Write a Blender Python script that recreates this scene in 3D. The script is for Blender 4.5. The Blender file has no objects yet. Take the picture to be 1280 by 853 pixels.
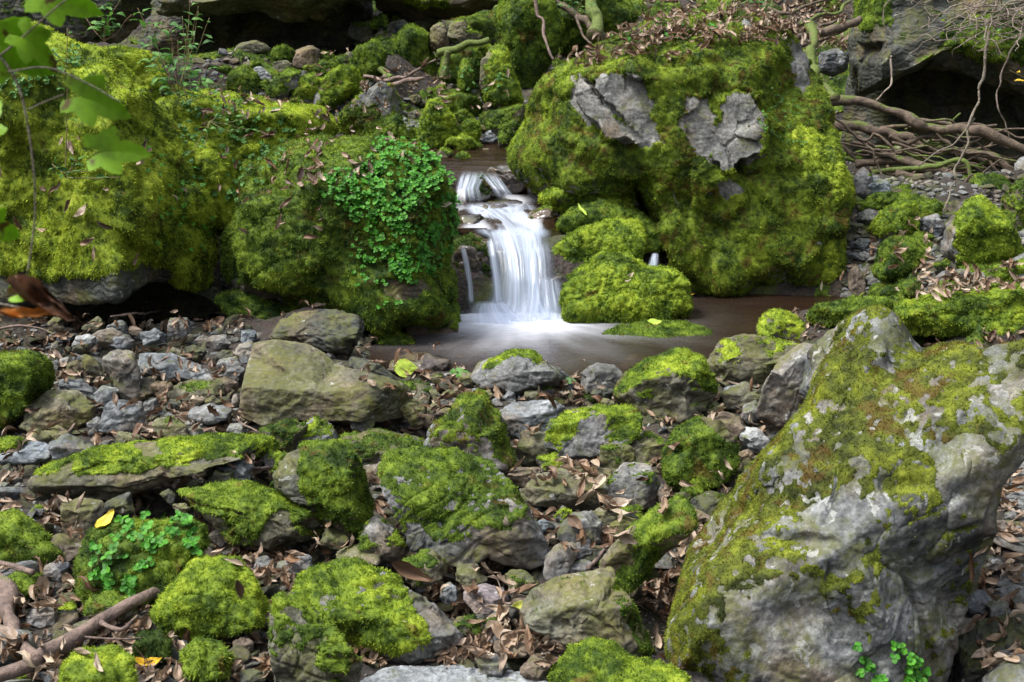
import bpy, bmesh, math, random
import numpy as np
from mathutils import Vector

SC = bpy.context.scene
COL = SC.collection
rad = math.radians
random.seed(7)
RNG = np.random.default_rng(7)

# ------------------------------------------------------------------ camera
CAM = np.array([0.0, 0.0, 1.6])
PITCH = rad(14.0)
FPX = 1758.0
FW = np.array([0, math.cos(PITCH), -math.sin(PITCH)])
UPV = np.array([0, math.sin(PITCH), math.cos(PITCH)])
cam_data = bpy.data.cameras.new('camera')
cam = bpy.data.objects.new('camera', cam_data)
COL.objects.link(cam)
cam.location = CAM
cam.rotation_euler = (rad(90) - PITCH, 0, 0)
cam_data.sensor_width = 36
cam_data.lens = 36 * FPX / 1280
cam_data.clip_start = 0.05
cam_data.clip_end = 200
cam_data.dof.use_dof = True
cam_data.dof.focus_distance = 5.2
cam_data.dof.aperture_fstop = 12
SC.camera = cam

# ------------------------------------------------------------------ light
SUN_EL, SUN_AZ = rad(60), rad(-105)      # azimuth measured from +Y (behind the scene) towards +X
world = bpy.data.worlds.new('World')
SC.world = world
world.use_nodes = True
wn = world.node_tree
wn.nodes.clear()
sky = wn.nodes.new('ShaderNodeTexSky')
sky.sky_type = 'NISHITA'
sky.sun_disc = False
sky.sun_elevation = SUN_EL
sky.sun_rotation = SUN_AZ
sky.dust_density = 4.0
sky.air_density = 1.0
hs = wn.nodes.new('ShaderNodeHueSaturation')
hs.inputs['Saturation'].default_value = 0.42
bg = wn.nodes.new('ShaderNodeBackground')
bg.inputs['Strength'].default_value = 0.13
wo = wn.nodes.new('ShaderNodeOutputWorld')
wn.links.new(sky.outputs[0], hs.inputs['Color'])
wn.links.new(hs.outputs[0], bg.inputs[0])
wn.links.new(bg.outputs[0], wo.inputs[0])
sd = bpy.data.lights.new('sun', 'SUN')
sd.energy = 1.75
sd.angle = rad(18)
sd.color = (1.0, 0.97, 0.92)
sun = bpy.data.objects.new('sun', sd)
COL.objects.link(sun)
sdir = Vector((math.sin(SUN_AZ) * math.cos(SUN_EL), math.cos(SUN_AZ) * math.cos(SUN_EL), math.sin(SUN_EL)))
sun.rotation_euler = sdir.to_track_quat('Z', 'Y').to_euler()
SC.view_settings.view_transform = 'Standard'
SC.view_settings.look = 'None'
SC.view_settings.exposure = 1.62
SC.view_settings.gamma = 1
SC.cycles.max_bounces = 5
SC.cycles.diffuse_bounces = 3
SC.cycles.transparent_max_bounces = 16
SC.cycles.use_denoising = True

# ------------------------------------------------------------------ pixel <-> world (photo pixels, 1280 x 853)
def ray(px, py):
    px = np.asarray(px, float); py = np.asarray(py, float)
    a = (px - 640) / FPX; b = -(py - 426.5) / FPX
    return np.stack([a, FW[1] + b * UPV[1], FW[2] + b * UPV[2]], -1)
def at(px, py, Y):
    r = ray(px, py)
    return CAM + r * (np.asarray(Y, float) / r[..., 1])[..., None]
def proj(P):
    Q = P - CAM
    w = Q @ FW
    return 640 + FPX * Q[..., 0] / w, 426.5 - FPX * (Q @ UPV) / w

# ------------------------------------------------------------------ noise
_g = np.random.default_rng(11)
PERM = np.tile(_g.permutation(256), 3)
GRAD = _g.normal(size=(256, 3)); GRAD /= np.linalg.norm(GRAD, axis=1)[:, None]
RV = _g.uniform(-1, 1, size=(256, 3))
RV2 = _g.uniform(-1, 1, size=(256, 3))
def _h(i, j, k):
    return PERM[PERM[PERM[i & 255] + (j & 255)] + (k & 255)]
def perlin(P):
    I = np.floor(P).astype(int); f = P - I
    u = f * f * f * (f * (f * 6 - 15) + 10)
    out = 0
    for dx in (0, 1):
        wx = u[:, 0] if dx else 1 - u[:, 0]
        for dy in (0, 1):
            wy = u[:, 1] if dy else 1 - u[:, 1]
            for dz in (0, 1):
                wz = u[:, 2] if dz else 1 - u[:, 2]
                g = GRAD[_h(I[:, 0] + dx, I[:, 1] + dy, I[:, 2] + dz)]
                d = f - np.array([dx, dy, dz])
                out = out + wx * wy * wz * (g * d).sum(1)
    return out * 1.6
def fbm(P, o=3):
    s = 0; a = 1
    for i in range(o):
        s = s + a * perlin(P + 17.3 * i); P = P * 2.03; a *= .5
    return s
def facets(P, amp=1.0):
    """piecewise planar relief: each cell is a tilted plane, with the distance to the cell edge"""
    I = np.floor(P).astype(int)
    n = len(P)
    best = np.full(n, 9e9); sec = np.full(n, 9e9); val = np.zeros(n)
    for dx in (-1, 0, 1):
        for dy in (-1, 0, 1):
            for dz in (-1, 0, 1):
                h = _h(I[:, 0] + dx, I[:, 1] + dy, I[:, 2] + dz)
                c = I + np.array([dx, dy, dz]) + .5 + .42 * RV[h]
                d = P - c
                q = (d * d).sum(1)
                v = (d * RV2[h]).sum(1) + .5 * RV[h, 0]
                m = q < best
                sec = np.where(m, best, np.minimum(sec, q))
                val = np.where(m, v, val)
                best = np.where(m, q, best)
    e = np.sqrt(sec) - np.sqrt(best)
    return val * amp * sstep(0, .16, e), e
def sstep(a, b, x):
    t = np.clip((x - a) / (b - a), 0, 1)
    return t * t * (3 - 2 * t)

# ------------------------------------------------------------------ terrain
_KY = [-60, -14, -6, -1, 3.0, 4.5, 5.5, 5.72, 5.95, 6.9, 7.12, 7.3, 8.2, 8.5, 8.7, 9.4, 12.0, 12.8, 13.6, 16, 40]
_KZ = [10, 5, 1.2, -.1, -.12, -.03, .04, .03, -.10, -.10, .15, .30, .36, .42, .50, .60, 1.30, 1.75, 2.6, 5.2, 16]  # the hill behind the camera is unseen, added to block low sky light
_LY = [-60, -14, -6, -1, 3.0, 4.5, 5.6, 6.4, 7.4, 8.6, 9.4, 10.6, 12.0, 13.0, 16, 40]
_LZ = [10, 5, 1.2, -.1, -.10, .0, .08, .12, .26, .48, .66, 1.2, 1.5, 2.3, 5.2, 16]
def ground(x, y, fine=True):
    x = np.asarray(x, float); y = np.asarray(y, float)
    zc = np.interp(y - .45 * sstep(.45, .9, x) * sstep(6.2, 6.6, y) * sstep(9.5, 8.2, y), _KY, _KZ); zl = np.interp(y, _LY, _LZ)
    k = np.maximum(sstep(-.55, -.95, x), sstep(1.75, 2.15, x))
    z = zc * (1 - k) + zl * k
    z = z + sstep(-.9, -2.4, x) * .12 * sstep(5.2, 6.5, y)
    z = z + np.maximum(np.abs(x) - 4.0, 0) * .75  # side slopes raised to cut off light from the low sky
    z = z + .15 * sstep(1.2, 1.45, x) * sstep(7.2, 6.9, y) * sstep(5.6, 5.9, y) + .06 * sstep(-.45, -.58, x) * sstep(6.9, 6.6, y) * sstep(5.6, 5.9, y) * sstep(-1.2, -.9, x)
    z = z - sstep(-.8, -1.05, x) * sstep(6.35, 6.6, y) * sstep(7.7, 7.3, y) * .38
    z = z - sstep(1.6, 2.1, x) * sstep(8.7, 9.15, y) * sstep(12.2, 10.8, y) * .85
    z = z - sstep(-.9, -1.5, x) * sstep(10.2, 10.9, y) * sstep(13.4, 12.8, y) * .45
    if fine:
        P = np.stack([x * 2.1, y * 2.1, 0 * x], -1).reshape(-1, 3)
        n = fbm(P, 3).reshape(x.shape)
        wet = np.exp(-((x - .35) / 1.1) ** 2) * sstep(5.7, 5.9, y) * sstep(7.1, 6.9, y)
        z = z + n * .05 * (1 - .7 * wet)
    return z
_HX = np.arange(-5, 5.01, .04); _HY = np.arange(1.5, 16, .04)
_HG = ground(*np.meshgrid(_HX, _HY, indexing='ij'))
def gfast(x, y):
    fx = np.clip((x + 5) / .04, 0, len(_HX) - 1.01); fy = np.clip((y - 1.5) / .04, 0, len(_HY) - 1.01)
    i = fx.astype(int); j = fy.astype(int); a = fx - i; b = fy - j
    return (_HG[i, j] * (1 - a) + _HG[i + 1, j] * a) * (1 - b) + (_HG[i, j + 1] * (1 - a) + _HG[i + 1, j + 1] * a) * b
def ground_hit(px, py):
    px = np.atleast_1d(np.asarray(px, float)); py = np.atleast_1d(np.asarray(py, float))
    r = ray(px, py)
    t = np.full(len(px), 2.0); done = np.zeros(len(px), bool)
    for i in range(700):
        P = CAM + r * t[:, None]
        hit = P[:, 2] < gfast(P[:, 0], P[:, 1])
        done |= hit
        t = np.where(done, t, t + .02)
        if done.all(): break
    P = CAM + r * t[:, None]
    return P

# ------------------------------------------------------------------ mesh helpers
def mesh_np(name, V, F, mat=None, smooth=True, attrs=None, uv=None, mats=None, mat_idx=None):
    """V (n,3), F (m,k) with constant k"""
    me = bpy.data.meshes.new(name)
    V = np.ascontiguousarray(V, np.float32); F = np.ascontiguousarray(F, np.int32)
    k = F.shape[1]
    me.vertices.add(len(V)); me.vertices.foreach_set('co', V.ravel())
    me.loops.add(F.size); me.loops.foreach_set('vertex_index', F.ravel())
    me.polygons.add(len(F))
    me.polygons.foreach_set('loop_start', np.arange(0, F.size, k, dtype=np.int32))
    me.polygons.foreach_set('loop_total', np.full(len(F), k, np.int32))
    me.update(calc_edges=True)
    if smooth: me.polygons.foreach_set('use_smooth', np.ones(len(F), bool))
    for a, v in (attrs or {}).items():
        at_ = me.attributes.new(a, 'FLOAT', 'POINT'); at_.data.foreach_set('value', np.ascontiguousarray(v, np.float32))
    if uv is not None:
        l = me.uv_layers.new(name='UVMap'); l.data.foreach_set('uv', np.ascontiguousarray(uv[F.ravel()], np.float32).ravel())
    if mat: me.materials.append(mat)
    return me
def link(name, me, parent=None, loc=(0, 0, 0), **props):
    o = bpy.data.objects.new(name, me); COL.objects.link(o)
    if parent is not None: o.parent = parent
    o.location = loc
    for k, v in props.items():
        if v is not None: o[k] = v
    return o
_ico = {}
def ico(l):
    if l not in _ico:
        bm = bmesh.new(); bmesh.ops.create_icosphere(bm, subdivisions=l, radius=1)
        V = np.array([v.co[:] for v in bm.verts]); F = np.array([[v.index for v in f.verts] for f in bm.faces])
        bm.free(); V /= np.linalg.norm(V, axis=1)[:, None]; _ico[l] = (V, F)
    return _ico[l]
def vnormals(V, F):
    n = np.cross(V[F[:, 1]] - V[F[:, 0]], V[F[:, 2]] - V[F[:, 0]])
    out = np.stack([sum(np.bincount(F[:, k], n[:, a], len(V)) for k in range(3)) for a in range(3)], -1)
    return out / (np.linalg.norm(out, axis=1)[:, None] + 1e-12)
def inpoly(px, py, poly):
    poly = np.asarray(poly, float); c = np.zeros(px.shape, bool)
    x1, y1 = poly[-1]
    for x2, y2 in poly:
        if y1 != y2:
            m = ((y1 > py) != (y2 > py)) & (px < (x2 - x1) * (py - y1) / (y2 - y1) + x1)
            c ^= m
        x1, y1 = x2, y2
    return c

# ------------------------------------------------------------------ materials
class NT:
    def __init__(s, name):
        s.m = bpy.data.materials.new(name); s.m.use_nodes = True
        s.t = s.m.node_tree; s.t.nodes.clear()
        s.out = s.t.nodes.new('ShaderNodeOutputMaterial')
    def n(s, typ, ins=None, **kw):
        nd = s.t.nodes.new('ShaderNode' + typ)
        for k, v in kw.items(): setattr(nd, k, v)
        for k, v in (ins or {}).items():
            if isinstance(v, bpy.types.NodeSocket): s.t.links.new(v, nd.inputs[k])
            else: nd.inputs[k].default_value = v
        return nd
    def ramp(s, fac, stops, interp='LINEAR'):
        r = s.n('ValToRGB', {0: fac}); e = r.color_ramp.elements; r.color_ramp.interpolation = interp
        while len(e) < len(stops): e.new(.5)
        for i, (p, c) in enumerate(stops):
            e[i].position = p; e[i].color = (*c, 1) if len(c) == 3 else c
        return r.outputs[0]
    def mix(s, fac, a, b, mode='MIX'):
        nd = s.t.nodes.new('ShaderNodeMix'); nd.data_type = 'RGBA'; nd.blend_type = mode
        for i, v in ((0, fac), (6, a), (7, b)):
            if isinstance(v, bpy.types.NodeSocket): s.t.links.new(v, nd.inputs[i])
            else: nd.inputs[i].default_value = v if i == 0 else (*v, 1)
        return nd.outputs[2]
    def math(s, op, a, b=0.0, c=0.0, clamp=False):
        nd = s.n('Math', {0: a, 1: b, 2: c}, operation=op); nd.use_clamp = clamp
        return nd.outputs[0]
    def noise(s, vec, scale, detail=4, rough=.55, dist=0):
        return s.n('TexNoise', {'Vector': vec, 'Scale': scale, 'Detail': detail, 'Roughness': rough, 'Distortion': dist}).outputs[0]
    def done(s, sh):
        s.t.links.new(sh, s.out.inputs[0]); return s.m

def G(v): return (v, v, v)
def rock_mat(name, dark, light, lichen=.3, film=.3, rough=.8, stain=(.16, .11, .06), wet=0., layered=0.):
    s = NT(name)
    tc = s.n('TexCoord'); oi = s.n('ObjectInfo')
    off = s.n('VectorMath', {0: tc.outputs['Object'], 1: s.n('CombineXYZ', {0: s.math('MULTIPLY', oi.outputs['Random'], 37.), 1: s.math('MULTIPLY', oi.outputs['Random'], 11.), 2: s.math('MULTIPLY', oi.outputs['Random'], 23.)}).outputs[0]}, operation='ADD').outputs[0]
    n1 = s.noise(off, 5, 6, .62, .3)
    col = s.ramp(n1, [(.33, dark), (.5, [(a + b) / 2 for a, b in zip(dark, light)]), (.68, light)])
    # per-rock tint
    tint = s.ramp(oi.outputs['Random'], [(0, (.86, .92, .98)), (.3, (1.02, 1, .95)), (.6, (.8, .8, .82)), (1, (1.1, 1.08, 1.02))])
    col = s.mix(1, col, tint, 'MULTIPLY')
    # brown stain
    n2 = s.noise(off, 3.2, 5, .6)
    col = s.mix(s.math('MULTIPLY', s.ramp(n2, [(.5, G(0)), (.68, G(1))]), .6), col, stain)
    # fine grain
    n3 = s.noise(off, 70, 5, .7)
    col = s.mix(.75, col, s.ramp(n3, [(.3, G(.3)), (.5, G(1)), (.70, G(1.65))]), 'MULTIPLY')
    n5 = s.noise(off, 27, 7, .78, .3)
    col = s.mix(.85, col, s.ramp(n5, [(.34, G(.42)), (.48, G(.95)), (.66, G(1.45))]), 'MULTIPLY')
    # green algae film on the rock, irregular
    n4 = s.noise(off, 7, 7, .7, .4)
    nz = s.n('SeparateXYZ', {0: s.n('NewGeometry').outputs['Normal']}).outputs[2]
    ff = s.math('ADD', n4, s.math('MULTIPLY', nz, .08))
    fm = s.ramp(ff, [(.63 - film * .26, G(0)), (.72 - film * .22, G(1))])
    n4b = s.noise(off, 45, 4, .7)
    fm = s.math('MULTIPLY', fm, s.ramp(n4b, [(.35, G(.25)), (.6, G(1))]))
    col = s.mix(s.math('MULTIPLY', fm, .8), col, s.ramp(n2, [(.3, (.055, .06, .014)), (.7, (.105, .115, .022))]))
    # lichen blotches
    v = s.noise(off, 17, 5, .6, .6)
    lm = s.ramp(v, [(.70 - lichen * .14, G(0)), (.725 - lichen * .14, G(1))])
    col = s.mix(s.math('MULTIPLY', lm, .75), col, s.ramp(n3, [(.3, (.19, .20, .185)), (.7, (.38, .39, .365))]))
    h = s.math('ADD', s.math('MULTIPLY', n1, 1.2), s.math('ADD', s.math('MULTIPLY', n3, .18), s.math('MULTIPLY', n5, .55)))
    if layered:
        w = s.n('TexWave', {'Vector': off, 'Scale': 9., 'Distortion': 9., 'Detail': 4., 'Detail Scale': 1.6}, bands_direction='Z')
        h = s.math('ADD', h, s.math('MULTIPLY', w.outputs[1], layered))
    ht = s.math('ADD', h, s.math('MULTIPLY', s.noise(off, 24, 6, .7), .7))
    b = s.n('Bump', {'Height': ht, 'Strength': .75, 'Distance': .012})
    p = s.n('BsdfPrincipled', {'Base Color': col, 'Roughness': s.ramp(n3, [(.2, G(rough - .18)), (.8, G(min(1, rough + .1)))]), 'Normal': b.outputs[0]})
    p.inputs['Specular IOR Level'].default_value = .22
    if wet: p.inputs['Coat Weight'].default_value = wet; p.inputs['Coat Roughness'].default_value = .12
    return s.done(p.outputs[0])

M = {}
M['grey'] = rock_mat('rock_grey', (0.042, 0.045, 0.047), (0.21, 0.213, 0.21), .35, .25, layered=.12)
M['blue'] = rock_mat('rock_blue_grey', (0.06, 0.068, 0.075), (0.24, 0.262, 0.28), .1, .08, layered=.5)
M['olive'] = rock_mat('rock_olive', (0.038, 0.038, 0.028), (0.165, 0.16, 0.12), .35, .6, layered=.2)
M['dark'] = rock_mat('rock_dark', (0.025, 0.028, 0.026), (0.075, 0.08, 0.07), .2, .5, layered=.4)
M['pale'] = rock_mat('rock_pale_lichen', (0.026, 0.030, 0.032), (0.24, 0.258, 0.268), .75, .55, layered=.08)
M['brown'] = rock_mat('rock_brown', (0.065, 0.05, 0.038), (0.18, 0.145, 0.115), .2, .3)
M['wet'] = rock_mat('rock_wet', (.014, .012, .012), (.055, .045, .042), 0, .2, .45, wet=.8)
M['purple'] = rock_mat('rock_purple', (0.09, 0.08, 0.088), (0.22, 0.195, 0.21), .1, .1)

def moss_mat(name, deep, mid, bright, brown=.25):
    s = NT(name)
    geo = s.n('NewGeometry'); rnd = s.n('Attribute', attribute_name='rnd').outputs['Fac']
    n1 = s.noise(geo.outputs['Position'], 5.5, 4, .6)
    n2 = s.noise(geo.outputs['Position'], 28, 3, .6)
    f = s.math('ADD', s.math('MULTIPLY', n1, 1.0), s.math('MULTIPLY', s.math('SUBTRACT', n2, .5), .75))
    f = s.math('ADD', f, s.math('MULTIPLY', s.math('SUBTRACT', rnd, .5), .34))
    col = s.ramp(f, [(.30, deep), (.48, mid), (.70, bright)])
    n3 = s.noise(geo.outputs['Position'], 9, 5, .7, .5)
    bm_ = s.ramp(s.math('ADD', n3, s.math('MULTIPLY', rnd, .08)), [(.66 - brown * .2, G(0)), (.74 - brown * .2, G(1))])
    col = s.mix(s.math('MULTIPLY', bm_, .75), col, (.115, .070, .018))
    d = s.n('BsdfPrincipled', {'Base Color': col, 'Roughness': .75}); d.inputs['Specular IOR Level'].default_value = .2
    t = s.n('BsdfTranslucent', {0: s.mix(1, col, (1.15, 1.25, .7), 'MULTIPLY')})
    mx = s.n('MixShader', {0: .38, 1: d.outputs[0], 2: t.outputs[0]})
    return s.done(mx.outputs[0])
MOSS = {
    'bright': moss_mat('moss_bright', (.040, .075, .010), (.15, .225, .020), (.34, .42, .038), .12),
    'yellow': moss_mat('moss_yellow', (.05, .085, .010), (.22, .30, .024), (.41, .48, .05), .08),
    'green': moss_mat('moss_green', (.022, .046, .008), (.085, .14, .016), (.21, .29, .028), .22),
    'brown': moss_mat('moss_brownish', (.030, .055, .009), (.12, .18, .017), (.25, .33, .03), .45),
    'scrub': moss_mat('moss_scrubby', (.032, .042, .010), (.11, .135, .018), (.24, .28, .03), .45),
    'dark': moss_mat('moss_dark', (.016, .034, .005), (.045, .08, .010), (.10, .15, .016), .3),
}
def leaf_mat(name, stops, trans=.25, rough=.6, spot=None):
    s = NT(name)
    oi = s.n('ObjectInfo'); rnd = s.n('Attribute', attribute_name='rnd').outputs['Fac']
    r = s.math('FRACT', s.math('ADD', oi.outputs['Random'], rnd))
    col = s.ramp(r, stops)
    tc = s.n('TexCoord')
    n = s.noise(tc.outputs['Object'], 45, 5, .7)
    col = s.mix(.8, col, s.ramp(n, [(.3, G(.5)), (.5, G(1)), (.75, G(1.3))]), 'MULTIPLY')
    if spot:
        n2 = s.noise(tc.outputs['Object'], 30, 3, .6)
        col = s.mix(s.ramp(n2, [(.60, G(0)), (.66, G(1))]), col, spot)
    d = s.n('BsdfPrincipled', {'Base Color': col, 'Roughness': rough}); d.inputs['Specular IOR Level'].default_value = .4
    t = s.n('BsdfTranslucent', {0: col})
    return s.done(s.n('MixShader', {0: trans, 1: d.outputs[0], 2: t.outputs[0]}).outputs[0])
M['dry_leaf'] = leaf_mat('dry_leaf', [(0, (.17, .10, .055)), (.15, (.10, .052, .028)), (.3, (.27, .19, .125)), (.42, (.15, .085, .045)), (.55, (.40, .32, .235)), (.68, (.075, .042, .026)), (.8, (.22, .15, .10)), (.92, (.38, .30, .225)), (1, (.13, .085, .055))], .15, .5)
M['yellow_leaf'] = leaf_mat('yellow_leaf', [(0, (.70, .42, .02)), (.5, (.62, .50, .05)), (1, (.75, .50, .03))], .3)
M['lime_leaf'] = leaf_mat('lime_leaf', [(0, (.38, .50, .06)), (.5, (.30, .46, .05)), (1, (.50, .52, .10))], .3, spot=(.25, .15, .04))
M['pale_leaf'] = leaf_mat('pale_leaf', [(0, (.60, .50, .38)), (.5, (.55, .52, .34)), (1, (.66, .55, .46))], .3)
M['clover'] = leaf_mat('clover_green', [(0, (.03, .15, .008)), (.3, (.05, .235, .012)), (.7, (.085, .30, .016)), (1, (.02, .11, .008))], .35, .6)
M['herb'] = leaf_mat('herb_green', [(0, (.035, .11, .018)), (.5, (.06, .175, .028)), (1, (.10, .24, .035))], .35, .6)
M['maple'] = leaf_mat('near_leaf_green', [(0, (.17, .34, .008)), (.5, (.22, .42, .010)), (1, (.19, .38, .012))], .5, .5, spot=(.10, .07, .01))
M['stem'] = leaf_mat('plant_stem', [(0, (.16, .09, .05)), (1, (.14, .14, .05))], 0)

def bark_mat(name, dark, light, mossy=.3):
    s = NT(name)
    tc = s.n('TexCoord'); o = tc.outputs['Object']
    n = s.noise(o, 22, 5, .65, .4)
    n2 = s.noise(o, 90, 4, .7)
    col = s.ramp(n, [(.3, dark), (.7, light)])
    col = s.mix(.6, col, s.ramp(n2, [(.3, G(.5)), (.7, G(1.4))]), 'MULTIPLY')
    nz = s.n('SeparateXYZ', {0: s.n('NewGeometry').outputs['Normal']}).outputs[2]
    n3 = s.noise(o, 6, 5, .7)
    mf = s.ramp(s.math('ADD', n3, s.math('MULTIPLY', nz, .12)), [(.68 - mossy * .3, G(0)), (.76 - mossy * .3, G(1))])
    col = s.mix(mf, col, s.ramp(n2, [(.3, (.03, .05, .007)), (.7, (.11, .15, .014))]))
    b = s.n('Bump', {'Height': s.math('ADD', n, s.math('MULTIPLY', n2, .5)), 'Strength': 1.0, 'Distance': .012})
    p = s.n('BsdfPrincipled', {'Base Color': col, 'Roughness': .8, 'Normal': b.outputs[0]})
    return s.done(p.outputs[0])
M['root'] = bark_mat('root_bark', (.035, .024, .016), (.14, .10, .068), .12)
M['mossroot'] = bark_mat('mossy_bark', (.07, .055, .03), (.17, .14, .08), .85)
M['deadwood'] = bark_mat('dead_wood', (.045, .03, .026), (.22, .155, .125), 0)
M['twig'] = bark_mat('pale_twig', (.11, .085, .065), (.27, .22, .18), 0)
M['darktwig'] = bark_mat('dark_twig', (.06, .05, .035), (.20, .17, .13), .1)

# ground
def soil():
    s = NT('forest_soil')
    pos = s.n('NewGeometry').outputs['Position']
    n = s.noise(pos, 9, 7, .7); n2 = s.noise(pos, 60, 5, .7); n3 = s.noise(pos, 2.2, 5, .6, .4)
    col = s.ramp(n, [(.3, (.014, .011, .008)), (.55, (.045, .035, .026)), (.75, (.09, .072, .055))])
    v = s.n('TexVoronoi', {'Vector': pos, 'Scale': 38.})
    col = s.mix(.5, col, s.mix(.5, v.outputs['Color'], (.10, .085, .07)), 'MULTIPLY')
    col = s.mix(.7, col, s.ramp(n2, [(.3, G(.5)), (.7, G(1.9))]), 'MULTIPLY')
    mf = s.ramp(n3, [(.50, G(0)), (.60, G(.8))])
    y = s.n('SeparateXYZ', {0: pos}).outputs[1]
    mf = s.math('MULTIPLY', mf, s.ramp(s.math('MULTIPLY', y, .1), [(.60, G(.15)), (.85, G(1))]))
    col = s.mix(mf, col, s.ramp(n2, [(.3, (.035, .06, .006)), (.7, (.13, .18, .012))]))
    b = s.n('Bump', {'Height': s.math('ADD', n2, s.math('MULTIPLY', v.outputs[0], .8)), 'Strength': .9, 'Distance': .02})
    return s.done(s.n('BsdfPrincipled', {'Base Color': col, 'Roughness': .9, 'Normal': b.outputs[0]}).outputs[0])
M['soil'] = soil()

# ------------------------------------------------------------------ terrain mesh
def axis(parts):
    out = []
    for a, b, st in parts: out += list(np.arange(a, b, st))
    return np.array(out + [parts[-1][1]])
gx = axis([(-30, -5, 1.2), (-5, -3, .12), (-3, 3, .03), (3, 5, .12), (5, 30, 1.2)])
gy = axis([(-30, 1.5, 1.0), (1.5, 9.5, .03), (9.5, 15, .05), (15, 36, 1.0)])
X, Yg = np.meshgrid(gx, gy, indexing='ij')
Z = ground(X, Yg)
# hollows sunk to deepen the shade between and under the stones
for hx, hy, hr, hd in [(190, 635, .26, .14), (270, 605, .2, .14), (330, 600, .16, .12), (585, 722, .22, .13), (530, 705, .18, .13), (400, 700, .13, .12), (840, 740, .14, .16), (815, 790, .12, .16), (330, 790, .12, .12), (650, 842, .16, .08),
                       (100, 700, .14, .12), (1240, 790, .3, .2), (1215, 830, .2, .2), (150, 400, .35, .12), (40, 395, .4, .14), (500, 548, .2, .1), (470, 570, .18, .1), (700, 600, .12, .08), (600, 610, .12, .1), (770, 660, .1, .08), (940, 560, .12, .1), (880, 640, .12, .1), (470, 720, .12, .12), (220, 690, .12, .1), (180, 490, .12, .08), (340, 540, .2, .08)]:
    hp = ground_hit([hx], [hy])[0]
    Z = Z - hd * np.exp(-(((X - hp[0]) / hr) ** 2 + ((Yg - hp[1] - .05) / (hr * .9)) ** 2) ** 1.5)
P2 = np.stack([X, Yg, Z * 0], -1).reshape(-1, 3)
Z = Z + (fbm(P2 * 11, 3) * .014).reshape(Z.shape)
nx, ny = len(gx), len(gy)
idx = np.arange(nx * ny).reshape(nx, ny)
Fg = np.stack([idx[:-1, :-1], idx[1:, :-1], idx[1:, 1:], idx[:-1, 1:]], -1).reshape(-1, 4)
terrain = link('ground', mesh_np('ground', np.stack([X, Yg, Z], -1).reshape(-1, 3), Fg, M['soil']), kind='structure')

# ------------------------------------------------------------------ moss blades
BLADES = [0]
def blades(V, F, N, mask, length, dens, rng, droop=.25, lean=.75, face_cam=True, wid=.42, center=None):
    """small pointed leaflets spread over the part of a surface where mask > 0"""
    tri = V[F]
    nr = np.cross(tri[:, 1] - tri[:, 0], tri[:, 2] - tri[:, 0])
    area = np.linalg.norm(nr, axis=1) / 2
    fm = mask[F].mean(1)
    w = area * sstep(0, .12, fm)
    if face_cam:
        cpos = tri.mean(1); fn = nr / (2 * area[:, None] + 1e-12)
        vd = CAM - cpos; vd /= np.linalg.norm(vd, axis=1)[:, None]
        w = w * ((fn * vd).sum(1) > -.35)
    tot = w.sum()
    n = int(tot * dens)
    if n < 5: return None
    n = min(n, 260000)
    ti = rng.choice(len(F), n, p=w / tot)
    a = rng.random(n); b = rng.random(n); sw = a + b > 1
    a[sw] = 1 - a[sw]; b[sw] = 1 - b[sw]
    T = tri[ti]
    p = T[:, 0] + a[:, None] * (T[:, 1] - T[:, 0]) + b[:, None] * (T[:, 2] - T[:, 0])
    nn = N[F[ti, 0]]
    d = nn * 1.0 + rng.normal(size=(n, 3)) * lean * .6
    d[:, 2] -= droop
    # clumpy combing: neighbours lean the same way
    cn = np.stack([perlin(p * 22 + 3), perlin(p * 22 + 31), perlin(p * 22 + 77)], -1)
    d += cn * .8
    d /= np.linalg.norm(d, axis=1)[:, None]
    side = np.cross(d, rng.normal(size=(n, 3))); side /= np.linalg.norm(side, axis=1)[:, None]
    L = length * rng.uniform(.55, 1.35, n)
    wv = L * wid
    p0 = p - nn * length * .25
    v0 = p0 - side * wv[:, None] / 2; v1 = p0 + side * wv[:, None] / 2; v2 = p0 + d * L[:, None]
    VV = np.stack([v0, v1, v2], 1).reshape(-1, 3)
    FF = np.arange(3 * n).reshape(-1, 3)
    r = np.repeat(rng.random(n), 3)
    BLADES[0] += n
    return VV, FF, r

# ------------------------------------------------------------------ rocks
ROCKS = []       # (outline, short, centre, obj)
PENDING = []     # moss built after the leaves have been laid down
def outline_R(poly, cx, cy, nb=240):
    th = (np.arange(nb) + .5) / nb * 2 * np.pi
    d = np.stack([np.cos(th), np.sin(th)], -1)
    R = np.zeros(nb)
    a = poly; b = np.roll(poly, -1, 0)
    for (x1, y1), (x2, y2) in zip(a, b):
        ex, ey = x2 - x1, y2 - y1
        den = d[:, 0] * ey - d[:, 1] * ex
        with np.errstate(divide='ignore', invalid='ignore'):
            t = ((x1 - cx) * ey - (y1 - cy) * ex) / den
            s = ((x1 - cx) * d[:, 1] - (y1 - cy) * d[:, 0]) / den
        ok = (np.abs(den) > 1e-9) & (t > 0) & (s >= -1e-6) & (s <= 1 + 1e-6)
        R = np.where(ok & (t > R), t, R)
    k = np.array([.25, .5, .25])
    R = np.convolve(np.concatenate([R[-1:], R, R[:1]]), k, 'valid')
    return R
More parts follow.
